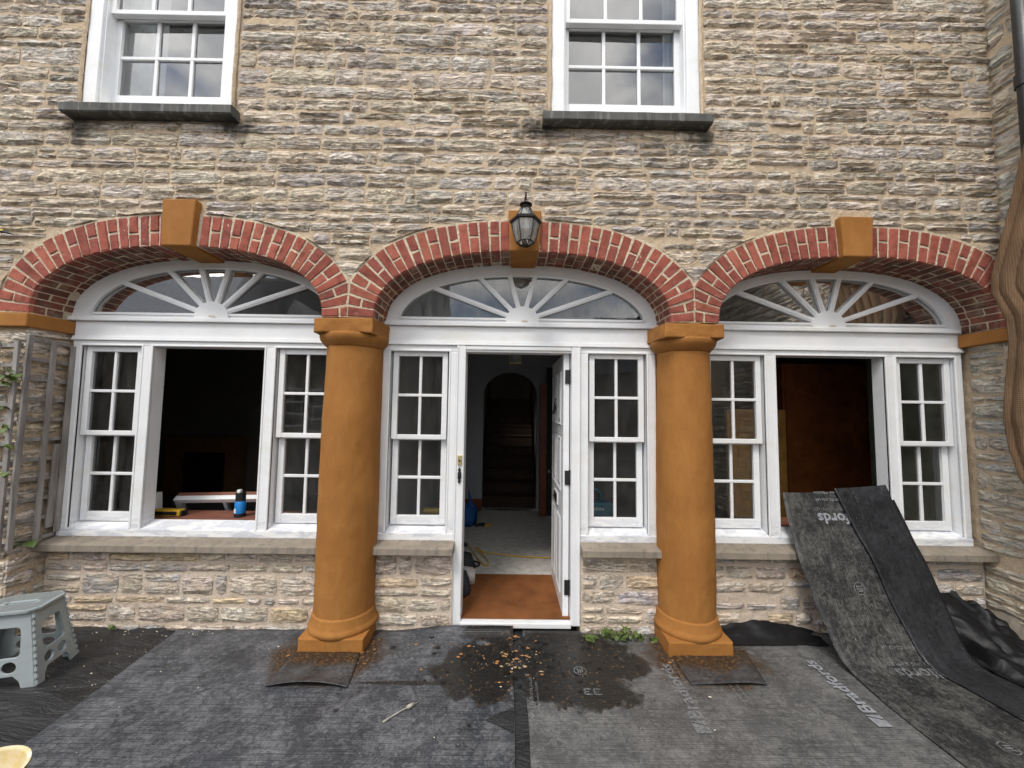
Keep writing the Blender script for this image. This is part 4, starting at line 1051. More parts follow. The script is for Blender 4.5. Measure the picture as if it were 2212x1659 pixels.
def on_ramp(x, s_):                     # upside down: starts on the right, tops towards the ground
    return lambda tx, ty: ramp_pt(x-tx, s_+ty, .0085+.018*0)
s1, x1 = hit(1766, 1120); wd = .45
print_on(ramp1, 'Bradfords', .105, on_ramp(x1+wd, s1-.035), 'print_pale', .0030, wd)
print_on(ramp1, 'BUILDING SUPPLIES', .028, on_ramp(x1+.30, s1-.075), 'print_faded', 0, .31)
print_on(ramp1, 'www.bradfords.co.uk', .036, on_ramp(x1+.42, hit(1775, 1080)[0]-.01), 'print_pale', 0, .40)
print_on(ramp1, 'Product code: PBS001', .026, on_ramp(x1+.36, hit(1780, 1062)[0]), 'print_pale', 0, .33)
s2, x2 = hit(1940, 1458)
print_on(ramp1, 'Bradfords', .105, on_ramp(x2+wd, s2-.035), 'print_faded', .0022, wd)
print_on(ramp1, 'BUILDING SUPPLIES', .028, on_ramp(x2+.30, s2-.075), 'print_faded', 0, .31)
print_on(ramp1, 'www.bradfords.co.uk', .036, on_ramp(x2+.40, s2-.17), 'print_faded', 0, .40)
s3, x3 = hit(1855, 1272); ringlogo(lambda a, b: ramp_pt(x3+a, s3+b, .0085), ramp1, 'print_faded')
s4, x4 = hit(2180, 1620); ringlogo(lambda a, b: ramp_pt(x4+a, s4+b, .0085), ramp1, 'print_faded')

# paint splashes, flakes -------------------------------------------------
def blobs(n, fpos, r0, r1, h, mat, name, label):
    q = MB()
    for _ in range(n):
        x, y = fpos(); r = r0+(r1-r0)*random.random()**3; k = random.randint(6, 9); a0 = rng(0, 6); st = rng(.5, 1)
        base = .0172 if -2.3 < x < 2.6 else wrinkle(x, y)+.004
        vs = [(x+r*rng(.7, 1.2)*math.cos(a0+6.283*i/k), y+r*st*rng(.7, 1.2)*math.sin(a0+6.283*i/k), base) for i in range(k)]+[(x, y, base+h*rng(.6, 1.4))]
        q.add(vs, [(i, (i+1) % k, k) for i in range(k)])
    o = mk(q, name, M[mat], None, fixn=False); o['kind'] = 'stuff'; o['label'] = label; o['category'] = 'debris'
def gauss(cx, cy, sx, sy): return lambda: (random.gauss(cx, sx), min(.19, random.gauss(cy, sy)))
def either(*fs): return lambda: random.choice(fs)()
blobs(95, either(gauss(.06, -.10, .16, .13), gauss(.30, -.05, .2, .14), gauss(.0, -.05, .22, .15), gauss(.02, .17, .03, .02)), .002, .019, .002, 'chip_ochre', 'paint_splashes', 'ochre paint splashes spattered over the wet stain before the door')
blobs(130, either(gauss(-1.2, -.12, .22, .09), gauss(1.35, -.16, .22, .08), gauss(1.15, -.02, .06, .08), gauss(-.93, .02, .04, .08)), .002, .013, .002, 'chip_ochre', 'paint_splashes', 'ochre paint drips round both column bases')
blobs(260, either(gauss(-.05, -.10, .30, .20), gauss(.42, -.15, .34, .22), gauss(.1, .0, .2, .12)), .003, .024, .0006, 'wet_spot', 'wet_spots', 'dark wet droplets round the stain before the door')
blobs(60, either(gauss(.05, -.06, .05, .10), gauss(.10, -.13, .10, .03), gauss(.02, -.1, .14, .06)), .002, .015, .003, 'mud_tan', 'mud_crumbs', 'tan mud crumbs on the wet patch before the door')
blobs(60, either(gauss(0, -.5, 1.6, .4), gauss(.06, -.12, .12, .12), gauss(-2.2, -.1, .3, .2), gauss(2.3, -.5, .3, .3)), .002, .010, .004, 'chip_pale', 'paint_flakes', 'pale plaster flakes scattered over the sheets')
blobs(70, either(lambda: (rng(-3.0, -2.2), rng(.14, .215)), lambda: (rng(-2.9, -2.3), rng(-.4, .1))), .002, .010, .004, 'chip_pale', 'paint_flakes', 'pale chips along the foot of the left wall')
q = MB(); q.tube([(-.635, -.612, .022), (-.60, -.575, .024), (-.56, -.535, .024), (-.52, -.505, .025), (-.475, -.46, .022)], [.006, .004, .0035, .004, .002], 7); q.tube([(-.535, -.515, .024), (-.505, -.487, .025)], [.011, .009], 7)
tag(mk(q, 'paint_scraper_stick', M['stick_grey'], None, smooth=True), 'thin plaster-caked stick lying on the blue-grey sheet', 'stick')
q = MB(); q.tube([(-.39, .07, .019), (-.36, .055, .020), (-.33, .045, .020), (-.30, .02, .019)], .002, 5); tag(mk(q, 'twig', M['stem'], None), 'thin brown twig on the sheet left of the doorway', 'twig')

# ------------------------------------------------------------------ wall lantern
ln = thing('wall_lantern', (.094, -.16, 2.77), 'black six-sided glass lantern hanging before the middle keystone', 'lantern')
lx, ly = .094, -.165
def hexr(r, z, ph=0): return [(lx+r*math.cos(math.pi/3*i+ph), ly+r*math.sin(math.pi/3*i+ph), z) for i in range(6)]
lev = dict(b0=(.026, 2.775), b1=(.064, 2.797), top=(.094, 2.930), rim=(.108, 2.940), rt=(.062, 2.975), neck=(.034, 3.036))
def hexband(a, b, name, mat, inset=0):
    for i in range(6):
        A_, B_ = hexr(*a), hexr(*b); j = (i+1) % 6; q = MB(); q.add([A_[i], A_[j], B_[j], B_[i]], [(0, 1, 2, 3)]); mk(q, name, M[mat], ln, fixn=False)
hexband((.062, 2.798), (.083, 2.865), 'pane', 'lamp_glass'); hexband((.083, 2.865), (.097, 2.932), 'pane', 'lamp_glass'); hexband((.022, 2.776), (.062, 2.798), 'pane', 'lamp_glass')
hexband((.072, 2.972), (.034, 3.036), 'roof_pane', 'lamp_glass')
q = MB()
for i in range(6):
    P = [hexr(.023, 2.775)[i], hexr(.063, 2.797)[i], hexr(.084, 2.865)[i], hexr(.098, 2.932)[i]]; q.tube(P, .0035, 6)
    P = [hexr(.074, 2.972)[i], hexr(.035, 3.036)[i]]; q.tube(P, .0035, 6)
    j = (i+1) % 6
    for r, z in ((.023, 2.775), (.063, 2.797), (.035, 3.036)): q.tube([hexr(r, z)[i], hexr(r, z)[j]], .0035, 6)
mk(q, 'glazing_frame', M['lamp_metal'], ln)
q = MB()
pr_ = [(.100, 2.930), (.110, 2.936), (.112, 2.948), (.104, 2.956), (.080, 2.968), (.070, 2.974)]
q.add([p for r, z in pr_ for p in hexr(r, z)], [(k*6+i, k*6+(i+1) % 6, (k+1)*6+(i+1) % 6, (k+1)*6+i) for k in range(5) for i in range(6)]); mk(q, 'rim', M['lamp_metal'], ln, fixn=False, autos=35)
q = MB(); q.lathe([(.032, 3.034), (.026, 3.045), (.028, 3.056), (.044, 3.062), (.044, 3.067), (.020, 3.072), (.008, 3.080)], lx, ly, 20); mk(q, 'cap', M['lamp_metal'], ln, autos=40)
q = MB(); q.tube([(lx+.011*math.cos(a), ly, 3.092+.011*math.sin(a)) for a in [i*math.pi/6 for i in range(13)]], .0025, 6); q.tube([(lx, ly, 3.10), (lx, ly, 3.135), (lx, ly+.012, 3.156), (lx, ly+.04, 3.166), (lx, .02, 3.150)], [.006, .008, .008, .007, .007], 8); mk(q, 'bracket', M['lamp_metal'], ln, smooth=True)
q = MB(); q.lathe([(.016, 2.83), (.022, 2.85), (.022, 2.91), (.016, 2.93), (.014, 3.03)], lx, ly, 16); mk(q, 'bulb', M['bulb_white'], ln, smooth=True)

# ------------------------------------------------------------------ pipe and hessian on the wing
pp = thing('drainpipe', (3.555, -.225, 0), 'black cast iron drainpipe on the side wing at the top right edge', 'drainpipe')
q = MB(); q.tube([(3.555, -.225, 2.35), (3.555, -.225, 5.5)], .043, 20); mk(q, 'pipe', M['cast_pipe'], pp, smooth=True)
q = MB(); q.tube([(3.555, -.225, .05), (3.555, -.225, 2.35)], .043, 20); mk(q, 'pipe', M['cast_pipe'], pp, smooth=True)
for z in (3.95, 2.3):
    q = MB(); q.tube([(3.555, -.225, z), (3.555, -.225, z+.09)], .053, 20); q.box(3.575, 3.61, -.29, -.16, z+.02, z+.06); mk(q, 'bracket_collar', M['cast_pipe'], pp, autos=40)
HB = [(3.50, -.25), (3.374, -.215), (3.1, -.15), (2.85, -.085), (2.654, -.035), (2.54, -.028), (2.42, -.07), (2.332, -.10), (2.168, -.108), (1.9, -.075), (1.654, -.052), (1.45, -.07), (1.248, -.12), (1.12, -.20), (1.0, -.32)]
def hb(z):
    for (z0, y0), (z1, y1) in zip(HB, HB[1:]):
        if z1 <= z <= z0: return y0+(y1-y0)*(z0-z)/(z0-z1)
    return HB[-1][1]
def hess(u, v):
    z = 3.50-2.5*v; y0 = hb(z); y = y0-(.62+.1*v)*u
    ph = u*48+1.4*nz3(u*2.5, v*1.6, 1)+v*1.1+1.9; fold = .015*(1-2*abs(math.sin(ph*.5))**.35)*min(1, .15+u*7)+.012*nz3(u*7, v*6, 4)+.004*nz3(u*30, v*26, 2)
    x = 3.46+fold*.9-.03*v+(.05 if u < .02 else 0)
    return (x, y, z)
q = MB(); q.grid(hess, 130, 120); tag(mk(q, 'hessian_cloth', M['hessian'], None, fixn=False, smooth=True, solid=.004), 'brown hessian cloth hanging in folds over the pipe on the side wing', 'cloth')

# ------------------------------------------------------------------ trellis
def slat(q, a, b, wd, th, n, amp=.003):
    a, b = Vector(a), Vector(b); N = 7; t = (b-a).normalized(); sd_ = t.cross(n).normalized(); vs = []; k = rng(0, 99)
    for i in range(N+1):
        p = a+(b-a)*i/N; o_ = sd_*amp*1.6*nz3(i*.8, k, 1)+n*amp*nz3(i*.8, k, 4); w_ = wd*(1+.18*nz3(i*1.1, k, 8))
        vs += [p+o_+i_*sd_*w_/2+j*n*th/2 for i_, j in ((-1, -1), (1, -1), (1, 1), (-1, 1))]
    fs = [(3, 2, 1, 0), tuple(4*N+i for i in range(4))]+[(4*i+k_, 4*i+(k_+1) % 4, 4*i+4+(k_+1) % 4, 4*i+4+k_) for i in range(N) for k_ in range(4)]
    return q.add(vs, fs)
tr1 = thing('trellis', (-3.40, .12, .66), 'grey weathered wooden trellis on the reveal beside the left window', 'trellis', 'wooden trellis panels by the left pier')
tr2 = thing('trellis', (-3.6, -.05, .64), 'grey weathered wooden trellis on the pier front at the left edge', 'trellis', 'wooden trellis panels by the left pier')
nX, nY_ = Vector((1, 0, 0)), Vector((0, -1, 0))
for y, x, wd in ((-.028, -3.385, .030), (.118, -3.385, .026), (.240, -3.378, .032)):
    q = MB(); slat(q, (x, y, .655 if y < .2 else .70), (x, y+.01, 2.135-.16*max(0, y)), wd, .016, nX); mk(q, 'slat', M['weathered_wood'], tr1)
for i in range(11):
    z = .69+.1425*i; q = MB(); slat(q, (-3.404, -.03, z), (-3.404, .245, z-.012), .026, .013, nX); mk(q, 'slat', M['weathered_wood'], tr1)
q = MB(); slat(q, (-3.395, .198, .74), (-3.395, .215, 1.35), .045, .012, nX); mk(q, 'slat', M['weathered_wood'], tr1)
for x in (-3.428, -3.575, -3.72, -3.87, -4.02):
    q = MB(); slat(q, (x, -.052, .645), (x+rng(-.01, .01), -.052, 2.085), .030, .016, nY_); mk(q, 'slat', M['weathered_wood'], tr2)
for i in range(11):
    z = .68+.137*i; q = MB(); slat(q, (-4.04, -.034, z), (-3.415, -.034, z+.006), .026, .013, nY_); mk(q, 'slat', M['weathered_wood'], tr2)

# leaves ---------------------------------------------------------------
def leaf_mesh(l, w_, fold, lobes=False):
    pts = [(0, 0), (.12, .30), (.35, .52), (.62, .42), (.85, .2), (1, 0)] if not lobes else [(0, 0), (.02, .42), (.22, .50), (.38, .34), (.55, .46), (.74, .2), (1, 0)]
    me = bpy.data.meshes.new('leaf'); vs = [(p[0]*l, 0, 0) for p in pts]+[(p[0]*l, p[1]*w_, fold*p[1]*w_) for p in pts]+[(p[0]*l, -p[1]*w_, fold*p[1]*w_) for p in pts]; n = len(pts)
    for i, v in enumerate(vs): vs[i] = (v[0], v[1], v[2]-.25*l*(v[0]/l)**2)
    fs = [(i, i+1, n+i+1, n+i) for i in range(n-1)]+[(i, 2*n+i, 2*n+i+1, i+1) for i in range(n-1)]
    me.from_pydata(vs, [], fs); me.materials.append(M['leaf']); me.polygons.foreach_set('use_smooth', [True]*len(me.polygons)); return me
LM = [leaf_mesh(1, 1, .35), leaf_mesh(1, 1.15, .2, True), leaf_mesh(1, .8, .5)]
def leaf(parent, p, size, yaw, pitch, roll=0):
    o = bpy.data.objects.new('leaf', random.choice(LM)); col.objects.link(o); place(o, parent, p); o.scale = (size,)*3; o.rotation_euler = (roll, pitch, yaw); return o
iv = thing('ivy_plant', (.85, .16, .02), 'low green leafy plant growing at the wall foot right of the door', 'plant')
stems = []
for k in range(26):
    x = random.gauss(.80, .17); x = max(.53, min(1.12, x)); h = max(.02, .085*math.exp(-((x-.80)/.17)**2)*rng(.6, 1.2)+.015)
    p0 = Vector((x, .20, .0)); p1 = Vector((x+rng(-.06, .06), .195-rng(.01, .06), h)); q = MB(); q.tube([p0, (p0+p1)/2+Vector((0, -.01, .01)), p1], .0015, 5); mk(q, 'stem', M['stem'], iv)
    for j in range(random.randint(4, 7)):
        t = rng(.2, 1.1); leaf(iv, p0.lerp(p1, t)+Vector((rng(-.03, .03), -rng(.005, .05), rng(-.005, .015))), rng(.018, .036), rng(-2.6, -.5), rng(-.4, .7), rng(-.5, .5))
cp = thing('climbing_plant', (-3.62, -.07, .9), 'sparse climber with small green leaves on the trellis at the left edge', 'plant')
q = MB(); q.tube([(-3.64, -.07, .62), (-3.61, -.075, 1.0), (-3.65, -.07, 1.35), (-3.58, -.075, 1.6), (-3.63, -.075, 1.95)], [.006, .005, .004, .003, .002], 6); mk(q, 'stem', M['stem'], cp)
for (px, py, n) in ((22, 805, 7), (8, 822, 5), (5, 885, 3), (3, 918, 3), (4, 962, 3), (2, 1020, 3)):
    for _ in range(n):
        p = onY(px+rng(-12, 12), py+rng(-8, 8), -.085); leaf(cp, p, rng(.03, .06), rng(-1.2, 1.0), rng(-.2, .6), rng(-.6, .6))
dk = thing('dock_plant', (-3.36, .12, .56), 'single broad green leaf growing beside the left stone sill', 'plant')
for a in (0, .5, -.4): leaf(dk, onY(58, 1168, .06)+Vector((0, 0, 0)), .10, math.pi+a*.6, .45, .3*a)
leaf(dk, onY(60, 1170, .06), .07, -.3, .3, .2); q = MB(); q.tube([onY(58, 1168, .06), onY(62, 1180, .08)], .003, 5); mk(q, 'stem', M['stem'], dk)
wd_ = thing('weed_seedling', (-2.86, .20, .02), 'tiny green weed at the foot of the left apron wall', 'plant')
q = MB(); q.tube([(-2.86, .205, .0), (-2.86, .19, .06)], .0015, 5); mk(q, 'stem', M['stem'], wd_)
for k in range(4): leaf(wd_, (-2.86, .19, .055-.008*k), .03, -1.5+k*.9, .5)

# ------------------------------------------------------------------ step stool
ang = .291; SC = Vector((-2.95, -.288, .008)); HS = .425
stool = thing('step_stool', SC, 'grey plastic folding step stool on the black ground cover at the left edge', 'stool')
def sloc(x, y, z): return Vector((SC.x+x*math.cos(ang)-y*math.sin(ang), SC.y+x*math.sin(ang)+y*math.cos(ang), SC.z+z))
def rrect(u0, u1, v0, v1, r, n=4):
    o_ = []
    for cx, cy, a in ((u1-r, v0+r, -90), (u1-r, v1-r, 0), (u0+r, v1-r, 90), (u0+r, v0+r, 180)):
        for i in range(n+1):
            g_ = math.radians(a+90*i/n); o_.append((cx+r*math.cos(g_), cy+r*math.sin(g_)))
    return o_
def circ(u, v, ru, rv, n=18): return [(u+ru*math.cos(2*math.pi*i/n), v+rv*math.sin(2*math.pi*i/n)) for i in range(n)]
BXs, BYs, TXs, TYs = .205, .155, .128, .108
def face(side):
    def mp_(u, v, d):
        hx_ = BXs+(TXs-BXs)*v; hy = BYs+(TYs-BYs)*v; a = (2*u-1)
        if side == 'f': return sloc(a*hx_, -hy+d, HS*v)
        if side == 'b': return sloc(-a*hx_, hy-d, HS*v)
        if side == 'r': return sloc(hx_-d, a*hy, HS*v)
        return sloc(-hx_+d, -a*hy, HS*v)
    return mp_
ol = [(0, 0), (.17, 0), (.20, .12), (.27, .19), (.73, .19), (.80, .12), (.83, 0), (1, 0), (1, 1), (0, 1)]
for sd_, nm in (('f', 'side_panel'), ('b', 'side_panel'), ('r', 'end_panel'), ('l', 'end_panel')):
    wdth = .33 if sd_ in 'fb' else .25; rr = .030
    q = MB(); q.plate([ol, rrect(.20, .80, .42, .80, .07), circ(.33, .30, rr/wdth, rr/HS), circ(.67, .30, rr/wdth, rr/HS)], face(sd_), .0, .012)
    mk(q, nm, M['grey_plastic'], stool, bevel=.003)
    q = MB()
    for i in range(11):       # hinge knuckles down the edge
        v = .05+.085*i; p0 = face(sd_)(1.0, v, .002); p1 = face(sd_)(1.0, v+.045, .002); q.tube([p0, p1], .0085, 8)
    mk(q, 'hinge_knuckles', M['grey_plastic'], stool)
top = [(-.155, -.085), (-.115, -.128), (.115, -.128), (.155, -.085), (.155, .085), (.115, .128), (-.115, .128), (-.155, .085)]
q = MB(); q.plate([top, rrect(-.075, .075, -.014, .014, .013)], lambda u, v, d: sloc(u, v, d), HS-.006, HS+.012); seat = mk(q, 'top', M['grey_plastic'], stool, bevel=.005)
q = MB()
for i in range(-13, 14):
    for j in range(-11, 12):
        x, y = i*.0105, j*.0105
        if abs(y) < .022 and abs(x) < .09: continue
        if abs(x)/.155+abs(y)/.128 > 1.62 or abs(x) > .142 or abs(y) > .117: continue
        q.add([sloc(x-.0035, y-.0035, HS+.0125), sloc(x+.0035, y-.0035, HS+.0125), sloc(x+.0035, y+.0035, HS+.0125), sloc(x-.0035, y+.0035, HS+.0125), sloc(x, y, HS+.016)], [(0, 1, 4), (1, 2, 4), (2, 3, 4), (3, 0, 4)])
mk(q, 'grip_studs', M['grey_grip'], stool, fixn=False)

# ------------------------------------------------------------------ bucket with brush
bx, by, bzr = -2.01, -1.19, .235
bk = thing('bucket', (bx, by, .012), 'yellow plastic bucket with pale plastered inside at the bottom left corner', 'bucket')
q = MB(); n = 40
prof = [(.115, .012), (.152, bzr), (.158, bzr+.002), (.158, bzr+.010), (.147, bzr+.010), (.145, bzr), (.110, .025)]
q.add([(bx+r*math.cos(2*math.pi*k/n), by+r*math.sin(2*math.pi*k/n), z) for r, z in prof[:4] for k in range(n)], [(i*n+k, i*n+(k+1) % n, (i+1)*n+(k+1) % n, (i+1)*n+k) for i in range(3) for k in range(n)])
mk(q, 'body', M['yellow_plastic'], bk, fixn=False, smooth=True)
q = MB(); q.add([(bx+r*math.cos(2*math.pi*k/n), by+r*math.sin(2*math.pi*k/n), z) for r, z in prof[3:] for k in range(n)], [(i*n+k, i*n+(k+1) % n, (i+1)*n+(k+1) % n, (i+1)*n+k) for i in range(3) for k in range(n)]+[tuple(3*n+k for k in range(n))])
mk(q, 'inside', M['bucket_plaster'], bk, fixn=False, smooth=True)
br = thing('wooden_stirrer', (bx, by, .03), 'orange-brown wooden stirrer standing inside the yellow bucket', 'stirrer')
q = MB(); q.bar((bx-.06, by-.08, .04), (bx+.075, by+.05, .225), .035, .010, Vector((.5, -.8, .3))); mk(q, 'blade', M['orange_wood'], br, bevel=.003)
# pole tip at the left edge
pt_ = thing('pole', (-3.9, -.09, 2.72), 'black pole end with yellow tip poking in at the upper left edge', 'pole')
a, b, c = onY(-60, 480, -.09), onY(8, 500, -.09), onY(30, 507, -.09)
q = MB(); q.tube([a, b], .011, 10); mk(q, 'sleeve', M['yellow_plastic'], pt_); q = MB(); q.tube([onY(2, 500, -.09), b, c], [.012, .011, .003], 10); mk(q, 'tip', M['black_rubber'], pt_)

# ------------------------------------------------------------------ things inside the left window
wy = .56; WB = ZL+.086
tool = thing('hand_sander', (-2.79, .52, WB), 'yellow and black hand tool lying on the red board in the left window', 'tool')
q = MB(); q.box(-2.885, -2.665, .47, .54, WB, WB+.052); mk(q, 'body', M['yellow_rubber'], tool, bevel=.012); q = MB(); q.box(-2.868, -2.685, .464, .471, WB+.012, WB+.042); mk(q, 'grip', M['black_rubber'], tool, bevel=.004)
q = MB(); q.box(-3.05, -2.885, .48, .53, WB+.006, WB+.046); mk(q, 'handle', M['black_rubber'], tool, bevel=.010); q = MB(); q.box(-2.663, -2.648, .475, .535, WB+.004, WB+.044); mk(q, 'end_cap', M['black_rubber'], tool, bevel=.005)
ca = thing('canister', (-2.195, .50, WB), 'blue and black canister standing at the right end of the left window board', 'canister')
q = MB(); q.lathe([(.038, WB), (.040, WB+.008), (.040, WB+.12), (.034, WB+.128)], -2.195, .50, 24); mk(q, 'body', M['blue_plastic'], ca, autos=40)
q = MB(); q.lathe([(.036, WB+.128), (.037, WB+.19), (.030, WB+.197)], -2.195, .50, 20); mk(q, 'cap', M['black_rubber'], ca, autos=40)
q = MB(); q.lathe([(.041, WB+.002), (.0412, WB+.03)], -2.195, .50, 24); mk(q, 'base', M['black_rubber'], ca)
q = MB(); q.box(-2.205, -2.175, .46, .49, WB+.197, WB+.222); mk(q, 'nozzle', M['white_label'], ca, bevel=.004)
q = MB(); q.grid(lambda u, v: (-2.195+.0415*math.sin(-.9+.7*u), .50-.0415*math.cos(-.9+.7*u), WB+.035+.035*v), 6, 1); mk(q, 'label', M['white_label'], ca, fixn=False)
ls = thing('loose_sash', (-2.15, .85, .1), 'loose white glazed sash leaning inside the left window', 'sash')
LT, LR_, LB, LQ = onY(380, 1079, .70), onY(590, 1076, .70), onY(402, 1140, 1.0), onY(612, 1140, 1.0)
def lsl(u, v, d=0): return LB.lerp(LQ, u).lerp(LT.lerp(LR_, u), v)+Vector((0, d, 0))
q = MB(); q.bar(lsl(0, 1), lsl(1, 1), .045, .045, Vector((0, -.75, -.6))); q.bar(lsl(.03, 0), lsl(.03, 1), .055, .04, Vector((0, -.75, -.6))); q.bar(lsl(.97, 0), lsl(.97, 1), .055, .04, Vector((0, -.75, -.6))); q.bar(lsl(.5, 0), lsl(.5, 1), .03, .035, Vector((0, -.75, -.6))); mk(q, 'frame', M['white_paint'], ls, bevel=.003)
q = MB(); q.bar(lsl(0, 1.0)+Vector((0, .02, .03)), lsl(1, 1.0)+Vector((0, .02, .03)), .02, .045, Vector((0, -.75, -.6))); mk(q, 'top_rail', M['board_red'], ls)
for k in (0, 1):
    q = MB(); q.add([lsl(.05+.45*k, 0, .01), lsl(.49+.45*k, 0, .01), lsl(.49+.45*k, .97, .01), lsl(.05+.45*k, .97, .01)], [(0, 1, 2, 3)]); mk(q, 'pane', M['pane_glass'], ls, fixn=False)
q = MB(); p = onY(340, 1105, .62); q.bar(p+Vector((0, 0, -.1)), p+Vector((-.02, .0, .16)), .06, .05); mk(q, 'spare_stile', M['white_paint'], ls, bevel=.003)
fp = thing('fireplace', (-5.3, 4.1, .075), 'dim wooden fireplace surround in the dark left room', 'fireplace')
q = MB(); q.box(-6.0, -5.75, 4.08, 4.29, .08, 1.05); q.box(-4.95, -4.7, 4.08, 4.29, .08, 1.05); q.box(-5.75, -4.95, 4.09, 4.29, .82, 1.05); mk(q, 'surround', M['dark_oak'], fp, bevel=.01)
q = MB(); q.box(-6.08, -4.62, 3.98, 4.29, 1.051, 1.10); mk(q, 'mantel_shelf', M['dark_oak'], fp, bevel=.01)
q = MB(); q.box(-5.75, -4.95, 4.2, 4.28, .08, .82); mk(q, 'hearth_back', M['black_rubber'], fp)

# things in the hall ---------------------------------------------------
q = MB(); q.grid(lambda u, v: (-.60+1.15*u, .285+.77*v, .084+.002*nz3(u*9, v*9, 1)), 20, 14); q.box(-.60, .55, .285, 1.055, .0755, .0835)
tag(mk(q, 'doormat', M['coir'], None, fixn=False), 'rust brown coir matting filling the floor just inside the door', 'doormat')
FL = .076
bag = thing('blue_bag', (-.56, 2.62, FL), 'crumpled blue bag on the hall floor left of the archway', 'bag')
q = MB(); q.lathe([(.02, FL), (.14, FL+.003), (.17, FL+.10), (.16, FL+.20), (.10, FL+.26), (.06, FL+.28)], -.58, 2.65, 24, lambda c, s_, z: .03*nz3(c*2, s_*2, z*7)); mk(q, 'body', M['blue_cloth'], bag, smooth=True)
q = MB(); q.grid(lambda u, v: (-.52+.10*u*(1-v)-.02*v, 2.60+.02*nz3(u*3, v*3, 1), FL+.17+.26*v+.05*u*v), 6, 8); mk(q, 'flap', M['blue_cloth'], bag, fixn=False, smooth=True, solid=.006)
gl = thing('work_gloves', (-.36, 2.58, FL), 'dark work gloves with yellow cuff on the hall carpet beside the blue bag', 'gloves')
q = MB()
for k in range(4): q.tube([(-.44+.012*k, 2.52+.035*k, FL+.016), (-.36, 2.54+.03*k, FL+.02), (-.31, 2.55+.026*k, FL+.018)], [.010, .013, .014], 7)
mk(q, 'fingers', M['dark_cloth'], gl, smooth=True); q = MB(); q.box(-.315, -.23, 2.54, 2.64, FL+.002, FL+.024); mk(q, 'cuff', M['yellow_rubber'], gl, bevel=.01)
cab = thing('extension_cable', (-.1, 1.5, FL), 'yellow extension cable looping across the hall carpet', 'cable')
def smoothp(P, n=6):
    o_ = []
    for i in range(len(P)-1):
        for k in range(n): o_.append(cat(P, i, k/n))
    return o_+[tuple(P[-1])]
zc = FL+.010
q = MB(); q.tube(smoothp([(-.46, 1.78, zc+.03), (-.38, 1.62, zc), (-.30, 1.40, zc), (-.22, 1.25, zc), (-.19, 1.33, zc), (-.27, 1.52, zc+.01), (-.36, 1.66, zc+.02), (-.31, 1.72, zc), (-.28, 1.60, zc+.01), (.0, 1.53, zc), (.2, 1.49, zc), (.48, 1.47, zc), (.9, 1.5, zc)]), .006, 6); mk(q, 'lead', M['yellow_rubber'], cab, smooth=True)
q = MB(); q.tube([(-.62, 1.77, zc+.03), (-.50, 1.77, zc+.03), (-.45, 1.76, zc+.025)], [.028, .028, .014], 12); mk(q, 'connector', M['dark_cloth'], cab, smooth=True)
bc = thing('black_cable', (-.4, 1.3, FL), 'black cable coiled on the carpet beside the yellow cable', 'cable')
q = MB(); q.tube(smoothp([(-.62, 1.36, zc), (-.44, 1.38, zc), (-.30, 1.33, zc), (-.29, 1.24, zc), (-.40, 1.18, zc), (-.6, 1.15, zc)]), .008, 6); mk(q, 'lead', M['black_rubber'], bc, smooth=True)
tw = thing('rolled_dust_sheet', (-.40, .86, FL), 'pale rolled dust sheet on the mat at the left of the doorway', 'cloth')
q = MB(); q.lathe([(.01, 0), (.05, .002), (.066, .03), (.068, .20), (.06, .30), (.02, .32)], 0, 0, 18, lambda c, s_, z: .008*nz3(c*3, s_*3, z*20))
q.v = [(-.285-p[2]*.95, .83+p[0]*1.0+p[2]*.25, FL+.078+p[1]*1.1) for p in q.v]; mk(q, 'roll', M['pale_cloth'], tw, smooth=True)
bb = thing('dark_sack', (-.38, .64, FL), 'dark crumpled sack on the mat behind the left door jamb', 'sack')
q = MB(); q.lathe([(.02, FL+.01), (.10, FL+.012), (.12, FL+.05), (.10, FL+.12), (.05, FL+.19), (.01, FL+.2)], -.42, .66, 22, lambda c, s_, z: .03*nz3(c*2.4, s_*2.4, z*9)); mk(q, 'sack_body', M['dark_cloth'], bb, smooth=True)
bb2 = thing('dark_holdall', (-.45, 1.06, FL), 'dark holdall behind the rolled dust sheet inside the door', 'bag')
q = MB(); q.lathe([(.02, FL+.002), (.12, FL+.004), (.14, FL+.08), (.12, FL+.17), (.04, FL+.20)], -.45, 1.06, 20, lambda c, s_, z: .025*nz3(c*2.4+5, s_*2.4, z*9)); mk(q, 'body', M['dark_cloth'], bb2, smooth=True)
hl = thing('hall_lantern', (.06, 1.55, 2.1), 'small dark ceiling lantern glimpsed at the top of the doorway', 'lantern')
q = MB()
for dx in (-.06, .06):
    for dy in (-.06, .06): q.tube([(.06+dx, 1.55+dy, 2.17), (.06+dx, 1.55+dy, 2.42)], .006, 6)
q.box(-.005, .125, 1.485, 1.615, 2.42, 2.44); q.tube([(.06, 1.55, 2.44), (.06, 1.55, 2.94)], .008, 6); q.box(-.005, .125, 1.485, 1.615, 2.16, 2.17); mk(q, 'frame', M['brass'], hl)
q = MB(); q.tube([(.06, 1.55, 2.18), (.06, 1.55, 2.30)], .018, 10); mk(q, 'bulb', M['bulb_white'], hl)
for sx in (-1, 1):
    q = MB(); q.add([(.06+.058*sx, 1.49, 2.175), (.06+.058*sx, 1.61, 2.175), (.06+.058*sx, 1.61, 2.42), (.06+.058*sx, 1.49, 2.42)], [(0, 1, 2, 3)]); mk(q, 'pane', M['lamp_glass'], hl, fixn=False)
q = MB(); q.add([(.002, 1.492, 2.175), (.118, 1.492, 2.175), (.118, 1.492, 2.42), (.002, 1.492, 2.42)], [(0, 1, 2, 3)]); mk(q, 'pane', M['lamp_glass'], hl, fixn=False)
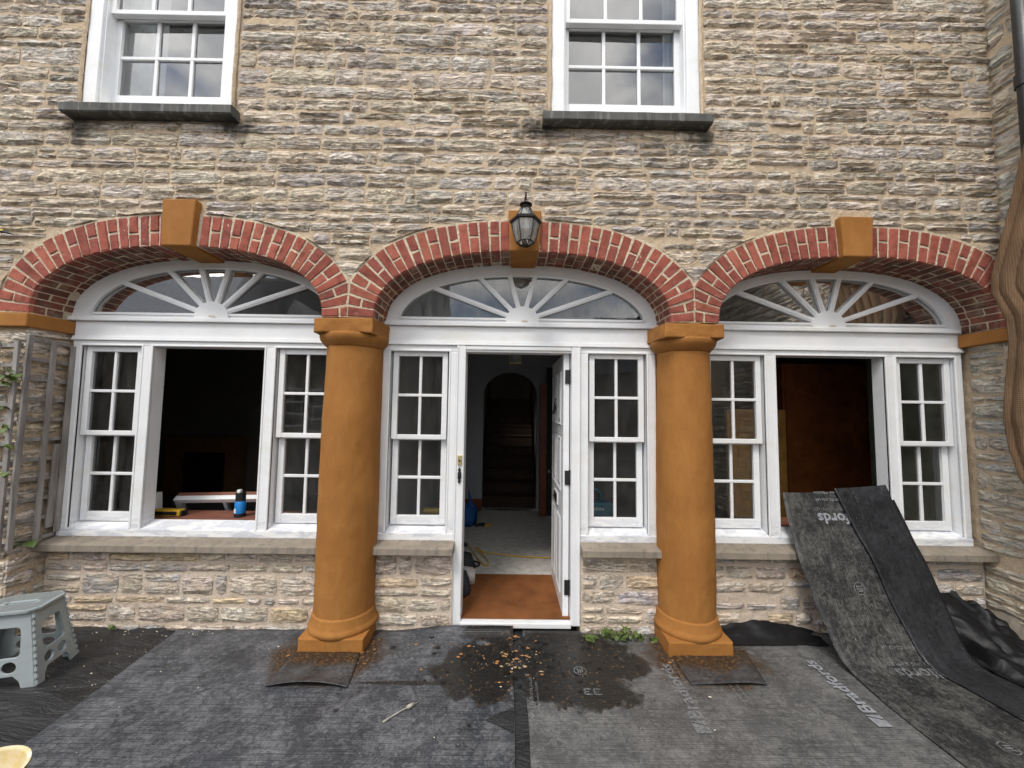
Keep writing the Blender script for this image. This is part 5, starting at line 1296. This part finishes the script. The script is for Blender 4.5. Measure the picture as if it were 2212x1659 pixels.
# sidelight sills inside: brush, tool case
ws = thing('dust_brush', (-.60, .52, .745), 'yellow dust brush on the window ledge behind the left sidelight', 'brush')
q = MB(); q.box(-1.05, -.42, .425, .60, .705, .735); o = mk(q, 'inner_ledge', M['white_paint'], house)
q = MB(); q.box(.56, 1.18, .425, .60, .705, .735); mk(q, 'inner_ledge', M['white_paint'], house)
q = MB(); q.box(-.70, -.52, .50, .56, .79, .83); mk(q, 'back', M['yellow_plastic'], ws, bevel=.015); q = MB()
for i in range(14): q.bar((-.695+.0125*i, .53, .79), (-.70+.0125*i, .52, .745), .006, .03, Vector((0, -1, 0)))
mk(q, 'bristles', M['yellow_rubber'], ws)
tcs = thing('tool_case', (.80, .60, .735), 'teal blue tool case with white lettering behind the right sidelight', 'tool case')
q = MB(); q.box(.62, .86, .46, .60, .735, .91); mk(q, 'body', M['teal_plastic'], tcs, bevel=.02); q = MB(); q.box(.87, .905, .48, .58, .74, .93); mk(q, 'latch', M['black_rubber'], tcs, bevel=.008)
q = MB(); q.tube(smoothp([(.66, .53, .91), (.67, .53, .97), (.72, .53, 1.0), (.77, .53, .97), (.78, .53, .91)]), .012, 8); mk(q, 'handle', M['teal_plastic'], tcs, smooth=True)
print_on(tcs, 'makita', .042, lambda tx, ty: (.665+tx, .4585, .845+ty), 'white_label', 0, .12)

# right room -------------------------------------------------------------
wr = thing('wardrobe', (4.0, 2.6, .075), 'tall dark brown wardrobe in the right room', 'wardrobe')
q = MB(); q.box(3.70, 5.2, 2.45, 3.1, .08, 2.33); mk(q, 'carcass', M['wardrobe_wood'], wr, bevel=.01); q = MB(); q.box(3.73, 5.17, 2.43, 2.449, .14, 2.27); mk(q, 'door', M['wardrobe_wood'], wr, bevel=.006)
pd = thing('panelled_door', (3.2, 2.3, .075), 'loose golden pine panelled door leaning beside the wardrobe', 'door')
q = MB(); q.box(2.85, 3.62, 2.30, 2.345, .08, 1.70); mk(q, 'leaf', M['pine_wood'], pd, bevel=.005)
q = MB(); q.box(2.98, 3.50, 2.290, 2.299, .95, 1.58); mk(q, 'panel', M['pine_wood'], pd, bevel=.012); q = MB(); q.box(2.98, 3.50, 2.290, 2.299, .2, .85); mk(q, 'panel', M['pine_wood'], pd, bevel=.012)
gc = thing('green_screen_wall', (4.65, 1.2, .075), 'pale green partition seen through the far right sidelight', 'partition')
q = MB(); q.box(4.62, 4.70, .5, 2.2, .08, 2.9); mk(q, 'board', M['wall_green'], gc)

# ------------------------------------------------------------------ house opposite, seen in the glass
oh = thing('opposite_house', (-8, -13, 0), 'stone house with slate roof opposite, mirrored in the window panes', 'house')
q = MB(); q.box(-26, -3.2, -17, -10.5, -.04, 3.9); mk(q, 'wall', M['far_stone'], oh)
q = MB(); q.add([(-26.3, -10.2, 3.8), (-2.9, -10.2, 3.8), (-2.9, -17.3, 3.8), (-26.3, -17.3, 3.8), (-26.3, -13.75, 7.4), (-2.9, -13.75, 7.4)], [(0, 1, 5, 4), (3, 4, 5, 2), (0, 4, 3), (1, 2, 5)]); mk(q, 'roof', M['roof_slate'], oh)
q = MB(); q.add([(-8.6, -10.0, 3.5), (-6.4, -10.0, 3.5), (-7.5, -10.0, 5.4), (-8.6, -12.5, 3.5), (-6.4, -12.5, 3.5), (-7.5, -12.5, 5.4)], [(0, 1, 2), (3, 5, 4), (0, 2, 5, 3), (1, 4, 5, 2)]); mk(q, 'gable', M['curtain_and_reflection'], oh)
for x in (-11.5, -7.6, -4.8):
    q = MB(); q.box(x-.55, x+.55, -10.49, -10.40, .9, 2.3); f = mk(q, 'window', M['white_paint'], oh)
    for i in range(3):
        for j in range(3):
            q = MB(); q.box(x-.48+.33*i, x-.18+.33*i, -10.398, -10.39, .97+.43*j, 1.34+.43*j); mk(q, 'pane', M['black_rubber'], f)
q = MB(); q.box(2.4, 9.5, -15, -11, -.04, 3.0); mk(q, 'outbuilding_wall', M['far_stone'], oh); q = MB(); q.add([(2.0, -10.7, 2.9), (9.8, -10.7, 2.9), (9.8, -15.3, 2.9), (2.0, -15.3, 2.9), (3.6, -13, 5.6), (9.8, -13, 5.6)], [(0, 1, 5, 4), (3, 4, 5, 2), (0, 4, 3), (1, 2, 5)]); mk(q, 'outbuilding_roof', M['roof_slate'], oh)
